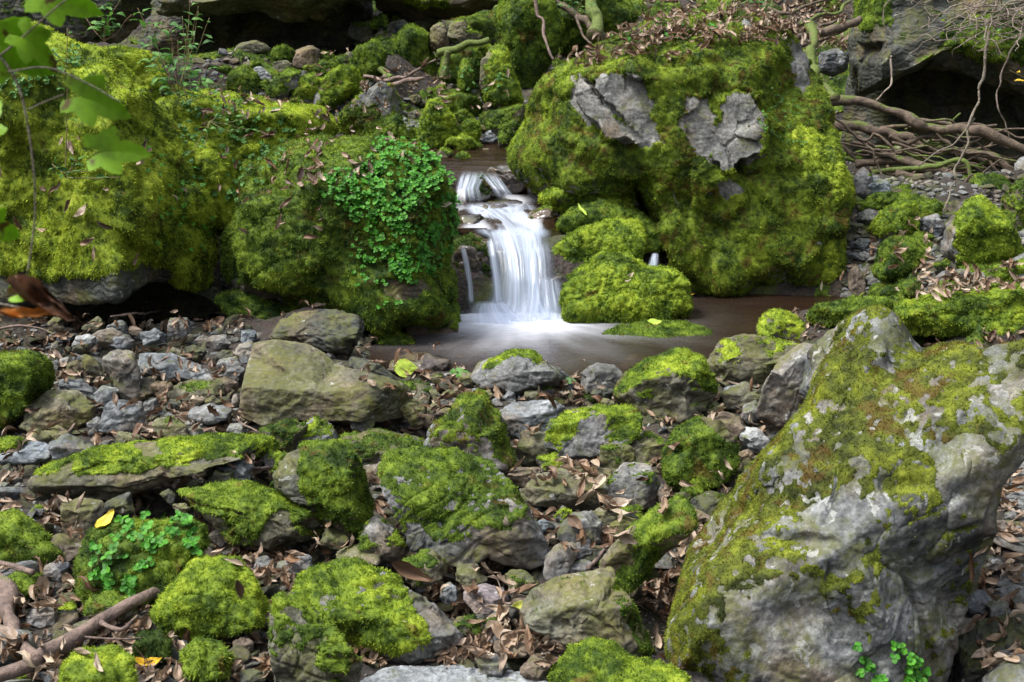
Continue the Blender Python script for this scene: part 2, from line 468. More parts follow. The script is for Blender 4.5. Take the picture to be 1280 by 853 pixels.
def rock(label, pts, m=.4, mat='grey', th=.8, Y=None, moss='green', seed=None, sharp=60, nf=10, bare=(), mossy=(), plates=(),
         cuts=(), level=None, cat='rock', name='rock', short=None, mt=1.0, droop=.25, blen=1.0, rug=1.0, mdir=(0, -.15, 1), group=None, dy=0., film=0, dens=1.0, up=1.0, ck=1.0):
    pts = np.array(pts, float)
    if seed is None: seed = int(abs(pts.sum() * 7)) % 100000
    rng = np.random.default_rng(seed)
    x, y = pts[:, 0], pts[:, 1]; x2, y2 = np.roll(x, -1), np.roll(y, -1)
    cr = x * y2 - x2 * y; A = cr.sum() / 2
    cx = ((x + x2) * cr).sum() / (6 * A); cy = ((y + y2) * cr).sum() / (6 * A); A = abs(A)
    w_, h_ = np.ptp(x), np.ptp(y)
    if Y is None:
        yb = y.max(); xb = x[y > yb - .2 * h_].mean()
        g = ground_hit([xb], [min(yb, 900)])[0]
        contact = g[1]
        s = contact / FPX
        T = th * math.sqrt(w_ * h_) * s
        Yc = contact + .42 * T + dy
    else:
        Yc = Y; s = Y / FPX; T = th * math.sqrt(w_ * h_) * s
    c = at(cx, cy, Yc)
    near = Yc < 6.3
    if near and m > .5: m = m * .84
    if near: mt = mt * .62
    vd = c - CAM; dist = np.linalg.norm(vd); vd /= dist
    dep = math.asin(-vd[2])
    W, H = w_ * dist / FPX, h_ * dist / FPX
    zs = max((H / 2 - T / 2 * math.sin(dep)) / math.cos(dep), .28 * H)
    ax = np.array([W / 2, T / 2, zs])
    if level is None:
        n = 4 * A * .64 / (.43 * 3.0)
        level = 5
        while level < 7 and 20 * 4 ** (level - 1) < n: level += 1
    D, F = ico(level)
    nrm = [(1, 0, 0), (-1, 0, 0), (0, -1, .15), (0, 1, 0), (0, -.12, 1), (0, 0, -1)]
    NN = [np.array(v, float) + rng.normal(size=3) * .16 for v in nrm]
    dd = list(rng.uniform(.74, .92, 6))
    for i in range(nf):
        NN.append(rng.normal(size=3)); dd.append(rng.uniform(.78, 1.02))
    for cu in cuts: NN.append(np.array(cu[:3], float)); dd.append(cu[3])
    NN = np.array(NN); NN /= np.linalg.norm(NN, axis=1)[:, None]
    q = np.clip(D @ NN.T / np.array(dd), 0, None)
    r = (q ** sharp).sum(1) ** (-1 / sharp)
    V = D * r[:, None] * ax
    sz = math.sqrt(W * H)
    so = rng.uniform(0, 50, 3)
    fv, fe = facets(V / sz * 2.3 + so); fv2, fe2 = facets(V / sz * 8 + so)
    lo = fbm(V / sz * 1.6 + so, 3)
    nd = D
    V = V + nd * (sz * rug * (.040 * fv + .013 * fv2 + .014 * lo))[:, None]
    # warp in the plane facing the valley so that the outline is that of the stone
    ex = np.cross(vd, [0, 0, 1]); ex /= np.linalg.norm(ex); ey = np.cross(ex, vd)
    u, v, w = V @ ex, V @ ey, V @ vd
    nb = {4: 60, 5: 60, 6: 120}.get(level, 240); R = outline_R(pts, cx, cy, nb) * (1 - (.006 if m > .5 else 0)) 
    if m > .35: R = np.maximum(R - FPX / dist * .007 * mt, R * .8)
    for it in range(4):
        Pw = c + u[:, None] * ex + v[:, None] * ey + w[:, None] * vd
        qx, qy = proj(Pw); dx, dy_ = qx - cx, qy - cy
        rho = np.hypot(dx, dy_); t = np.arctan2(dy_, dx) % (2 * np.pi)
        b = (t / (2 * np.pi) * nb).astype(int) % nb
        S = np.zeros(nb); np.maximum.at(S, b, rho)
        S = np.where(S == 0, np.nan, S)
        if np.isnan(S).any():
            ok = ~np.isnan(S); S = np.interp(np.arange(nb), np.arange(nb)[ok], S[ok], period=nb)
        K = R / S
        K = np.convolve(np.concatenate([K[-3:], K, K[:3]]), np.array([1, 2, 3, 4, 3, 2, 1]) / 16, 'valid')
        k = np.interp(t / (2 * np.pi) * nb - .5, np.arange(nb), K, period=nb)
        u, v = u * k, v * k
    V = u[:, None] * ex + v[:, None] * ey + w[:, None] * vd
    N = vnormals(V, F)
    if (N * V).sum() < 0: F = F[:, ::-1]; N = -N
    # detail relief
    pxm = dist / FPX
    f3, e3 = facets((V + so) * 14)
    ls = np.array([rng.normal() * .4, rng.normal() * .4, 1.0]); Q = V + so
    lay = np.abs(((Q @ ls) * 16 + fbm(Q * 3, 2) * 1.1) % 1 - .5)
    big = .45 if sz > .8 else 1.0
    det = rug * min(1, sz / .4) * ((.007 if sz < .8 else .002) * f3 + .005 * big * fbm(Q * 8, 4) - .005 * big * (1 - sstep(0, .16, lay)) * sstep(-.1, .3, perlin(Q * 4 + 9)))
    det = det + .002 * fbm(Q * 50, 2)
    if sz > .8:
        f4, e4 = facets(Q * 2.3); f5, e5 = facets(Q * 6.5); det = det + rug * (.045 * f4 + .005 * f5)
    V = V + N * det[:, None]
    for pl, amt, tx_, ty_ in plates:
        qx, qy = proj(V + c); uu, vv, ww = V @ ex, V @ ey, V @ vd
        sel = inpoly(qx + fbm(Q * 6, 3) * 9, qy + fbm(Q * 6 + 5, 3) * 9, pl) & (N @ vd < .15) & (ww < 0)
        if sel.sum() < 10: continue
        mu, mv, mw = uu[sel].mean(), vv[sel].mean(), np.percentile(ww[sel], 25)
        tgt = mw - amt + tx_ * (uu - mu) + ty_ * (vv - mv) + .030 * fv2 * 1.0 + det * .4
        ww = np.where(sel, tgt, ww)
        V = uu[:, None] * ex + vv[:, None] * ey + ww[:, None] * vd
    NS = N.copy(); N = vnormals(V, F)
    base = c + np.array([0, 0, V[:, 2].min()])
    Vl = V - np.array([0, 0, V[:, 2].min()])
    PW = V + c
    up_ = (.6 * NS + .4 * N) @ (np.array(mdir) / np.linalg.norm(mdir))
    ns = fbm(PW * 6 + so, 5)
    crumb = perlin(PW * 30 + so) * .5 + perlin(PW * 62 + so) * .35
    mask = up_ * .9 * up + .6 * ns + crumb * ck * (.7 if m < .9 else .35) + (m - .5) * 3 - .25
    if m <= 0: mask[:] = -1
    if len(bare) or len(mossy):
        qx, qy = proj(PW)
        jx = perlin(PW * 16 + 5) * 7 + perlin(PW * 45) * 3; jy = perlin(PW * 16 + 40) * 7 + perlin(PW * 45 + 9) * 3
        for pl in bare: mask = np.where(inpoly(qx + jx, qy + jy, pl), np.minimum(mask, -.30 + .25 * ns + .45 * ck * crumb), mask)
        for pl in mossy: mask = np.where(inpoly(qx + jx, qy + jy, pl), np.maximum(mask, .30 + .25 * ns + .45 * ck * crumb), mask)
    has_moss = (mask > 0).sum() > 20
    if has_moss:
        o = link(name, None, None, base, label=label, category=cat, group=group)
        link('stone', mesh_np('stone', Vl, F, M[mat]), o)
    else:
        o = link(name, mesh_np(name, Vl, F, M[mat]), None, base, label=label, category=cat, group=group)
    ROCKS.append((pts, short or label, (cx, cy), o))
    if has_moss:
        lump = fbm(PW * 13 + so, 3); lump2 = fbm(PW * 40 + so, 2)
        tk = sstep(-.02, .35, mask) * (.009 + .006 * np.abs(lump) + .005 * lump2) * mt - .002
        tk = np.minimum(tk, .09 * sz)
        VM = V + N * tk[:, None]
        keep = (mask[F] > -.03).any(1)
        Fk = F[keep]; used = np.unique(Fk); rm = np.full(len(V), -1); rm[used] = np.arange(len(used))
        VM2 = VM[used]; FM = rm[Fk]; NM = vnormals(VM2, FM); mk = mask[used]
        PENDING.append((o, VM2, FM, NM, mk, c, base, moss, seed, dist, droop, blen, dens))
    return o

def build_moss():
    for o, VM, FM, NM, mk, c, base, moss, seed, dist, droop, blen, dens in PENDING:
        rng = np.random.default_rng(seed + 5)
        L = (.0040 + .0013 * dist) * blen
        dn = 1.55 / (L * L * .42 * .5) * dens * .62
        W = VM + c
        rb = .35 + .12 * np.clip(perlin(W * 40), -1, 1)
        res = blades(W, FM, NM, mk, L, dn, rng, droop)
        if res is None: continue
        BV, BF, br = res
        Va = np.concatenate([W, BV]) - base; Fa = np.concatenate([FM, BF + len(W)])
        me = mesh_np('moss', Va, Fa, MOSS[moss], attrs={'rnd': np.concatenate([rb, br])})
        link('moss', me, o)

# =================================================================== BOULDERS
BIG = 'boulder'
def boulder(label, pts, **k):
    k.setdefault('cat', 'boulder'); k.setdefault('name', 'boulder'); return rock(label, pts, **k)

# left bank
boulder('huge overhanging boulder at far left under thick yellow-green hanging moss', [(-90, 50), (-20, 25), (50, 34), (100, 58), (140, 60), (180, 100), (208, 150), (255, 215), (280, 262), (280, 325), (255, 372), (222, 350), (200, 352), (150, 378), (95, 385), (40, 372), (-20, 355), (-90, 345)],
        m=1.02, mat='dark', th=1.0, Y=6.75, moss='yellow', mt=1.4, droop=.55, blen=1.2, short='huge overhanging boulder', level=7, seed=3,
        bare=[[(-90, 392), (-90, 338), (30, 338), (60, 352), (130, 342), (190, 326), (215, 340), (212, 360), (150, 392)]], mdir=(0, -.3, 1))
boulder('small boulder with pale grey bare faces on top of the left mossy bank', [(92, 88), (112, 63), (150, 57), (186, 66), (206, 92), (212, 116), (195, 142), (150, 150), (108, 132)],
        m=.72, mat='blue', th=.9, Y=7.3, moss='yellow', mt=1.4, short='grey-faced small boulder', bare=[[(137, 80), (150, 78), (160, 92), (160, 112), (148, 112), (138, 98)], [(170, 112), (190, 108), (193, 122), (172, 123)], [(196, 100), (206, 103), (206, 116), (198, 114)], [(100, 45), (122, 50), (122, 60), (104, 58)]])
boulder('long moss-covered ledge sloping between the two left boulders', [(165, 135), (205, 112), (260, 112), (330, 122), (400, 130), (428, 160), (400, 178), (350, 200), (300, 250), (280, 300), (240, 260), (200, 215), (170, 175)],
        m=1.05, mat='olive', th=.9, Y=7.4, moss='yellow', mt=1.5, short='sloping mossy ledge')
boulder('round mossy hump between the left bank and the clover boulder', [(200, 212), (230, 180), (262, 175), (290, 200), (300, 235), (296, 280), (270, 285), (240, 262), (215, 240)],
        m=1.1, mat='olive', th=.9, Y=6.9, moss='yellow', mt=1.6, short='round mossy hump')
boulder('large mossy boulder left of the waterfall with clover growing on its side', [(278, 300), (290, 235), (310, 198), (350, 178), (400, 170), (470, 172), (530, 184), (562, 220), (573, 270), (571, 340), (575, 405), (560, 418), (510, 412), (480, 428), (440, 405), (395, 398), (350, 392), (300, 372), (280, 340)],
        m=1.0, mat='dark', th=.95, Y=6.75, moss='green', mt=1.5, blen=1.1, short='clover-covered boulder', level=7, seed=8, cuts=[(0, -.1, 1, .8), (-.1, -1, .05, .75)], mdir=(0, -.45, 1),
        bare=[[(470, 352), (520, 345), (545, 362), (520, 378), (480, 372)], [(278, 348), (345, 360), (370, 392), (300, 380)]])
rock('reddish brown block with a mossy top at the foot of the clover boulder', [(503, 404), (520, 394), (570, 392), (577, 425), (562, 438), (530, 440), (508, 428)], m=.45, mat='brown', th=.9, moss='bright', bare=[[(500, 414), (580, 414), (580, 445), (500, 445)]], short='reddish brown block')
rock('low mossy stone at the pool edge beneath the clover boulder', [(465, 440), (475, 420), (500, 414), (518, 425), (522, 440), (495, 446), (475, 446)], m=.8, mat='brown', th=.9, moss='green')
boulder('low mossy shelf under the clover boulder above the dry gravel', [(262, 370), (300, 362), (350, 378), (400, 388), (440, 400), (425, 430), (330, 420), (290, 400)], m=.9, mat='brown', th=.8, moss='green', Y=6.55, short='low mossy shelf')
boulder('dark wet boulder added to fill in the shade beneath the overhanging boulder', [(-60, 345), (0, 330), (100, 350), (200, 330), (262, 350), (290, 385), (250, 400), (120, 408), (0, 402), (-60, 400)], m=.12, mat='dark', th=.7, Y=7.2, moss='dark', short='shaded boulder')  # dark stone added so the gap under the overhang reads as shade

# right bank: the big boulder
boulder('giant mossy boulder right of the waterfall with bare grey faces and a leaf-strewn top', [(638, 192), (655, 150), (680, 98), (720, 70), (760, 50), (820, 32), (880, 14), (940, 14), (990, 40), (1012, 75), (1026, 112), (1040, 150), (1060, 205), (1068, 245), (1052, 292), (1060, 340), (1052, 385), (1000, 394), (940, 392), (875, 396), (852, 352), (825, 300), (790, 240), (740, 230), (690, 245), (650, 222)],
        m=.80, mat='grey', th=.72, Y=7.95, moss='brown', mt=1.0, blen=.95, ck=1.8, droop=.45, short='giant boulder', level=8, seed=21, rug=1.3, plates=[([(850, 146), (866, 120), (900, 114), (940, 120), (953, 150), (950, 196), (915, 210), (882, 208), (862, 188)], .0, .12, .18), ([(745, 96), (765, 92), (804, 98), (812, 130), (826, 176), (808, 176), (775, 145), (750, 118)], .005, .3, .18), ([(718, 98), (733, 100), (768, 150), (798, 178), (762, 168), (737, 153), (718, 130)], .06, -.3, .1), ([(985, 50), (1008, 55), (1014, 80), (1010, 108), (998, 118), (988, 90)], .06, .5, .1)], cuts=[(.05, -1, .25, .72), (-.8, -.8, .3, .85)], mdir=(-.1, -.4, 1),
        bare=[[(714, 96), (735, 98), (772, 150), (805, 172), (805, 186), (770, 176), (733, 155), (714, 130)], [(740, 94), (765, 90), (806, 96), (814, 130), (830, 182), (804, 182), (772, 145), (742, 118)],
              [(848, 152), (860, 120), (878, 124), (898, 158), (906, 120), (938, 116), (957, 150), (952, 199), (917, 214), (884, 208), (866, 182)],
              [(985, 50), (1005, 52), (1014, 78), (1012, 105), (1000, 122), (990, 90)], [(925, 22), (940, 24), (938, 42), (927, 38)], [(895, 230), (915, 222), (932, 240), (905, 248)]],
        mossy=[[(830, 30), (985, 40), (985, 100), (830, 90)]])
boulder('yellow-green moss lobe hanging on the right flank of the giant boulder', [(985, 130), (1010, 150), (1045, 190), (1068, 235), (1052, 300), (1062, 345), (1040, 375), (1000, 350), (975, 290), (960, 220)],
        m=1.0, mat='olive', th=.7, Y=7.74, moss='yellow', mt=1.2, droop=.6, blen=1.2, short='hanging moss lobe')
rock('flat moss-topped block directly left of the giant boulder front', [(668, 250), (690, 232), (720, 214), (745, 209), (780, 217), (796, 235), (790, 265), (750, 272), (700, 265)], m=.85, mat='dark', th=1.0, Y=7.75, moss='bright', mt=1.4, short='flat moss-topped block')
rock('dark mossy arch stone above the two bright moss mounds', [(690, 285), (715, 258), (750, 248), (790, 258), (828, 285), (830, 318), (800, 320), (760, 300), (710, 300)], m=.7, mat='dark', th=.8, Y=7.55, moss='green', mt=1.2)
rock('upper bright moss mound right beside the waterfall', [(688, 332), (690, 312), (720, 285), (760, 274), (800, 277), (808, 300), (800, 325), (760, 335), (720, 342), (700, 345)], m=.95, mat='dark', th=.9, Y=7.35, moss='bright', mt=1.8, short='upper moss mound')
rock('lower bright moss mound right beside the plunge pool', [(698, 350), (720, 335), (745, 317), (785, 316), (802, 332), (840, 336), (862, 352), (864, 388), (840, 408), (780, 414), (730, 412), (705, 398)], m=1.05, mat='dark', th=.9, Y=7.0, moss='bright', mt=2.0, short='lower moss mound', droop=.4)
rock('low flat mossy stone lying in the pool', [(742, 424), (765, 408), (800, 402), (855, 401), (893, 413), (888, 425), (830, 431), (770, 432)], m=.95, mat='dark', th=1.4, Y=6.62, moss='green', mt=.6, short='flat pool stone')
rock('dark mossy stone behind the small second trickle', [(800, 288), (825, 282), (832, 305), (826, 335), (806, 333), (800, 310)], m=.4, mat='dark', th=.8, Y=7.5, moss='green')

# rocks in the falls
rock('rounded mossy stone with water sliding over it at the top of the falls', [(575, 240), (585, 222), (605, 217), (622, 228), (628, 248), (605, 256), (582, 254)], m=.45, mat='wet', th=1.0, Y=8.15, moss='dark', short='water-covered stone')
rock('shiny wet black rock at the head of the falls', [(600, 228), (612, 208), (640, 205), (660, 212), (660, 240), (640, 246), (612, 242)], m=0, mat='wet', th=1.0, Y=8.35, rug=1.6, short='shiny wet black rock')
rock('wet dark stone with a moss spot right of the upper cascade', [(656, 280), (662, 264), (680, 257), (693, 262), (692, 280), (675, 285)], m=.35, mat='wet', th=1.0, Y=7.65, moss='green')
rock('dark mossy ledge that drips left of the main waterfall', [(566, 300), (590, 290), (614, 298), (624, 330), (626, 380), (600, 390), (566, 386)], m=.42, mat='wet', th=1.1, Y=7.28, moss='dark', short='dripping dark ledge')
rock('low wet black stone on the left lip of the falls', [(566, 286), (575, 270), (600, 268), (615, 280), (612, 296), (585, 298)], m=.05, mat='wet', th=1.0, Y=7.55)
rock('wet black step under the middle of the waterfall', [(600, 300), (640, 290), (690, 298), (700, 340), (695, 400), (650, 415), (605, 405)], m=0, mat='wet', th=.7, Y=7.42, short='wet step under the fall')
rock('wet black step beneath the upper cascade', [(575, 255), (610, 246), (660, 250), (690, 275), (690, 300), (630, 305), (580, 298)], m=0, mat='wet', th=1.2, Y=7.95)
rock('wet dark stone to the right of the fall, below the moss mounds', [(686, 350), (700, 338), (715, 350), (722, 385), (712, 408), (692, 405), (684, 380)], m=.1, mat='wet', th=1.0, Y=7.05, moss='dark')
rock('long wet reddish brown slab at the left edge of the pool', [(480, 458), (500, 442), (530, 440), (562, 446), (568, 462), (540, 470), (500, 472)], m=0, mat='wet', th=1.1, rug=1.5)
rock('wet dark lump in the pool just below the reddish block', [(555, 448), (570, 434), (598, 431), (612, 442), (606, 456), (580, 460)], m=0, mat='wet', th=1.0, rug=1.5)
rock('thin dark wet slab at the left end of the pool', [(432, 458), (440, 444), (470, 452), (505, 478), (495, 486), (460, 476)], m=.05, mat='dark', th=1.0)

# right of the pool
boulder('long low slab with thick moss at the right edge of the photo', [(1112, 400), (1120, 380), (1160, 367), (1220, 363), (1300, 352), (1300, 418), (1240, 423), (1170, 421), (1125, 418)], m=1.05, mat='dark', th=.9, moss='bright', mt=1.5, short='long mossy slab')
rock('curved mossy stone lying like a log beside the pool', [(1008, 398), (1018, 381), (1058, 377), (1095, 372), (1118, 377), (1112, 394), (1080, 407), (1030, 411)], m=.95, mat='dark', th=.7, moss='green', mt=1.3, short='log-like mossy stone')
rock('small moss ball behind the log-like stone', [(1084, 370), (1092, 356), (1112, 352), (1132, 360), (1134, 376), (1110, 382), (1090, 380)], m=1.1, mat='dark', th=1, moss='green')
rock('square mossy block with leaves on top right of the giant boulder', [(1092, 345), (1097, 308), (1110, 296), (1150, 298), (1166, 316), (1162, 345), (1140, 359), (1105, 354)], m=.9, mat='dark', th=.9, moss='green', mt=1.2, short='square mossy block')
rock('mossy stone behind the square mossy block', [(1080, 290), (1100, 265), (1125, 250), (1146, 252), (1150, 285), (1135, 300), (1100, 300)], m=.75, mat='olive', th=.9, moss='bright')
rock('big rounded stone with bright moss and a bare grey left side', [(1172, 318), (1178, 285), (1198, 252), (1225, 243), (1252, 262), (1276, 298), (1282, 325), (1240, 338), (1200, 336)], m=.85, mat='grey', th=.8, moss='bright', short='grey-sided round stone', bare=[[(1165, 250), (1212, 236), (1198, 270), (1192, 300), (1200, 340), (1165, 340)]])
rock('mossy stone cut by the right edge above the round stone', [(1250, 290), (1252, 250), (1268, 228), (1300, 215), (1300, 295), (1275, 300)], m=.6, mat='olive', th=.8, moss='green')
rock('small dark grey stone between the round stone and the square block', [(1158, 362), (1166, 348), (1180, 338), (1195, 340), (1194, 356), (1175, 366)], m=0, mat='blue', th=1)
rock('brown upright stone at the right foot of the giant boulder', [(1058, 368), (1060, 340), (1070, 330), (1082, 345), (1082, 370), (1068, 375)], m=0, mat='brown', th=1)
rock('grey stone among the roots right of the giant boulder', [(1066, 245), (1068, 218), (1080, 207), (1092, 222), (1088, 245), (1076, 252)], m=.3, mat='grey', th=1, moss='green')
rock('flat mossy stone in front of the roots', [(1078, 256), (1090, 243), (1112, 240), (1122, 252), (1110, 262), (1085, 263)], m=.9, mat='dark', th=1, moss='green')
rock('small grey stone left of the big round stone', [(1148, 292), (1152, 272), (1172, 266), (1182, 282), (1172, 300), (1156, 302)], m=0, mat='blue', th=1)
rock('moss-topped stone at the right edge below the round stone', [(1240, 350), (1250, 334), (1275, 325), (1300, 322), (1300, 352), (1265, 358)], m=1, mat='dark', th=1, moss='bright')
rock('dark grey slab lying high between the giant boulder and the cave', [(1022, 90), (1024, 66), (1045, 60), (1062, 68), (1060, 88), (1040, 97)], m=.1, mat='blue', th=1, Y=10.2)
rock('low grey slab under the roots at the right', [(1085, 215), (1098, 185), (1130, 180), (1148, 198), (1135, 220), (1105, 226)], m=.3, mat='olive', th=1, Y=9.5, moss='green')

# upper right cave boulder
boulder('massive dark boulder overhanging the root-filled cave at upper right', [(1058, 62), (1062, 22), (1078, -40), (1340, -40), (1340, 150), (1285, 132), (1240, 108), (1185, 88), (1130, 84), (1104, 108), (1085, 125), (1066, 112)],
        m=.28, mat='dark', th=.85, Y=10.0, moss='green', mt=1.3, short='massive dark boulder', level=7, seed=14, mossy=[[(1062, -10), (1120, -20), (1110, 30), (1075, 40)], [(1190, 30), (1290, 10), (1290, 80), (1215, 75), (1170, 50)]])
boulder('black rock added to darken the cave under the massive dark boulder', [(1060, 95), (1120, 50), (1200, 50), (1340, 90), (1340, 300), (1240, 290), (1120, 250), (1050, 180)], m=0, mat='dark', th=.5, Y=10.6)  # dark backing added to stand for the shade of the right cave

# upstream gully stones
gully = [
 ('pointed bright mossy boulder at the back of the gully', [(387, 133), (400, 100), (425, 80), (446, 84), (453, 106), (430, 127), (410, 142)], dict(m=.95, moss='bright', mat='grey', bare=[[(380, 145), (385, 110), (400, 96), (400, 120), (398, 145)]])),
 ('steep grey boulder with moss on its lower left face', [(420, 150), (440, 125), (475, 100), (494, 108), (505, 137), (505, 152), (480, 167), (450, 174), (425, 166)], dict(m=.42, moss='brown', mat='grey', mossy=[[(420, 140), (450, 135), (470, 130), (475, 170), (425, 172)]])),
 ('dark mossy hump in front of the steep grey boulder', [(455, 176), (478, 143), (496, 141), (510, 165), (530, 182), (533, 196), (500, 196), (465, 188)], dict(m=1.1, moss='green', mat='dark')),
 ('tall cone of bright moss right of the gully hump', [(520, 186), (527, 150), (537, 124), (550, 124), (566, 146), (575, 170), (570, 190), (545, 195)], dict(m=1.25, moss='bright', mat='dark', mt=1.6)),
 ('small pointed grey stone above the stream', [(602, 178), (606, 166), (613, 162), (624, 174), (618, 182)], dict(m=0, mat='blue')),
 ('moss-rimmed shelf stone above the stream', [(596, 164), (600, 142), (640, 134), (660, 128), (657, 152), (640, 172), (618, 172)], dict(m=.6, moss='green', mat='olive')),
 ('dark mossy stone between the shelf stone and the giant boulder', [(620, 187), (625, 158), (650, 146), (656, 162), (645, 180), (632, 192)], dict(m=.55, moss='green', mat='dark')),
 ('tall tapering slab with a grey left face and mossy right face', [(597, 118), (600, 75), (615, 57), (634, 56), (637, 82), (648, 106), (655, 128), (630, 138), (605, 130)], dict(m=.9, moss='bright', mat='olive', Y=9.9, bare=[[(590, 120), (596, 62), (616, 58), (606, 90), (606, 130)]])),
 ('highest mossy pillar standing left of the giant boulder', [(622, 62), (620, 15), (632, -20), (685, -20), (704, 30), (698, 62), (668, 112), (656, 124), (645, 102), (637, 72)], dict(m=.85, moss='green', mat='olive', Y=10.7, cat='boulder', name='boulder')),
 ('second mossy pillar close behind the giant boulder', [(690, 40), (688, -20), (770, -25), (800, 20), (770, 48), (720, 66), (700, 70)], dict(m=.9, moss='green', mat='dark', Y=11.2, cat='boulder', name='boulder')),
 ('thin upright mossy stone in the middle of the gully', [(573, 110), (575, 82), (582, 70), (590, 76), (592, 112), (582, 116)], dict(m=.9, moss='green', mat='dark', Y=9.9)),
 ('upright grey-green block beneath the brown overhang', [(537, 62), (538, 34), (550, 27), (558, 32), (562, 62), (550, 67)], dict(m=.3, moss='green', mat='olive', Y=10.8)),
 ('rounded olive stone right of the upright block', [(558, 48), (562, 26), (580, 22), (588, 38), (604, 42), (604, 52), (580, 54)], dict(m=.35, moss='green', mat='olive', Y=11.0)),
 ('wide mossy bench in the centre of the gully', [(470, 108), (480, 62), (510, 28), (535, 40), (545, 80), (552, 110), (520, 124), (490, 120)], dict(m=.95, moss='green', mat='dark', Y=10.9)),
 ('mossy stone under the fallen mossy log', [(548, 100), (552, 72), (575, 58), (600, 62), (600, 95), (580, 108)], dict(m=1, moss='green', mat='dark', Y=10.4)),
 ('low mossy hump behind the moss cone', [(545, 128), (560, 112), (590, 115), (605, 132), (600, 148), (570, 152)], dict(m=1.1, moss='green', mat='dark')),
 ('moss-capped stone right of the moss cone', [(572, 165), (580, 150), (594, 148), (602, 162), (598, 182), (580, 188)], dict(m=1.0, moss='bright', mat='dark')),
 ('blue-grey slab lying below the left cave', [(316, 86), (325, 82), (343, 96), (338, 105), (322, 98)], dict(m=0, mat='blue')),
 ('slanting mossy block with a grey edge left of the pointed boulder', [(330, 118), (345, 95), (362, 84), (377, 90), (376, 112), (360, 124), (340, 126)], dict(m=.65, moss='green', mat='grey')),
 ('bright mossy stone touching the pointed boulder', [(363, 122), (372, 98), (392, 92), (404, 100), (396, 124), (380, 130)], dict(m=1.0, moss='bright', mat='dark')),
 ('bare brown knobbly stone in the left gully', [(364, 84), (370, 62), (388, 56), (402, 64), (398, 84), (380, 90)], dict(m=0, mat='brown')),
 ('mossy rubble stone behind the brown knobbly stone', [(336, 78), (342, 60), (356, 56), (368, 64), (366, 80), (350, 84)], dict(m=.8, moss='green', mat='dark')),
 ('flat stone with a mossy crest at the mouth of the cave', [(388, 94), (400, 76), (425, 74), (430, 86), (418, 98), (396, 102)], dict(m=.7, moss='green', mat='olive')),
 ('rounded dark stone inside the left cave', [(290, 68), (298, 54), (320, 50), (338, 58), (336, 70), (312, 74)], dict(m=.3, moss='green', mat='olive')),
 ('grey stone with a mossy cap below the herbs', [(282, 118), (286, 92), (304, 80), (326, 92), (328, 112), (315, 122)], dict(m=.75, moss='green', mat='blue')),
 ('mossy slab end beside the cave on the right', [(430, 98), (445, 60), (470, 48), (484, 62), (478, 96), (455, 106)], dict(m=.8, moss='green', mat='olive')),
 ('blocky grey-green stone at the top of the gully', [(398, 60), (404, 44), (426, 40), (436, 52), (430, 66), (410, 70)], dict(m=.3, moss='green', mat='olive')),
 ('small olive stone under the brown overhang', [(432, 44), (438, 30), (462, 26), (478, 34), (470, 48), (446, 52)], dict(m=.3, moss='green', mat='olive')),
 ('dark stone stuck under the brown overhang', [(480, 44), (486, 28), (505, 24), (516, 36), (508, 50), (490, 52)], dict(m=.2, moss='green', mat='dark', Y=11.2)),
]
for lb, pt, kw in gully:
    kw = dict(kw); rock(lb, pt, **kw)
boulder('long brown rock overhang at the top of the photo', [(458, 0), (456, -60), (660, -60), (632, 2), (592, 18), (520, 27), (484, 17)], m=.3, mat='brown', th=1.0, Y=11.6, moss='bright', short='brown overhang', mossy=[[(500, -20), (560, -20), (560, 8), (505, 8)]])
boulder('flat grey overhang with moss roofing the left cave', [(196, 22), (200, -60), (480, -60), (470, -8), (440, 8), (410, 28), (362, 27), (320, 16), (260, 22)], m=.35, mat='olive', th=1.5, Y=11.3, moss='green', short='grey cave roof')
boulder('black back wall rock inside the left cave', [(210, 80), (220, -20), (470, -20), (460, 60), (380, 75), (290, 80)], m=0, mat='dark', th=.5, Y=11.9)  # cave darkness given by an added rock of dark colour
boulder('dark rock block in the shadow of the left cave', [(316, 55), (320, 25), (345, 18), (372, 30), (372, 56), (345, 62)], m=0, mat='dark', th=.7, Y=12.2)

# =================================================================== FOREGROUND
boulder('huge tilted boulder at lower right, grey with lichen and patchy moss', [(836, 790), (848, 715), (890, 662), (930, 600), (972, 548), (1003, 497), (1022, 455), (1045, 420), (1080, 398), (1108, 394), (1124, 412), (1147, 432), (1180, 424), (1235, 424), (1300, 430), (1345, 490), (1300, 560), (1270, 620), (1240, 685), (1210, 760), (1190, 853), (1170, 950), (1000, 960), (860, 930), (838, 860)],
        m=.49, ck=2.4, mat='pale', th=.75, Y=3.5, moss='scrub', mt=.5, blen=.8, short='huge tilted boulder', level=8, seed=31, sharp=50, rug=1.0, film=.6, cuts=[(-.35, -.55, .75, .62), (.15, -1, .12, .66)], mdir=(-.55, -.1, .9),
        mossy=[[(838, 800), (850, 715), (900, 650), (960, 590), (985, 610), (930, 680), (905, 740), (900, 830), (870, 900), (840, 880)]],
        bare=[[(1000, 640), (1070, 600), (1090, 660), (1060, 720), (1010, 700)], [(1110, 700), (1150, 680), (1200, 710), (1190, 790), (1150, 800), (1110, 750)], [(905, 740), (990, 720), (1060, 760), (1090, 860), (960, 870), (910, 820)],
              [(1085, 400), (1120, 400), (1120, 440), (1090, 440)], [(1160, 560), (1230, 540), (1260, 600), (1220, 640), (1180, 620)]])
boulder('grey shoulder rock leaning behind the peak of the tilted boulder', [(1000, 490), (1010, 440), (1035, 412), (1065, 404), (1085, 430), (1070, 480), (1030, 520)], m=.2, mat='pale', th=.8, Y=4.3, moss='brown', mt=.5)
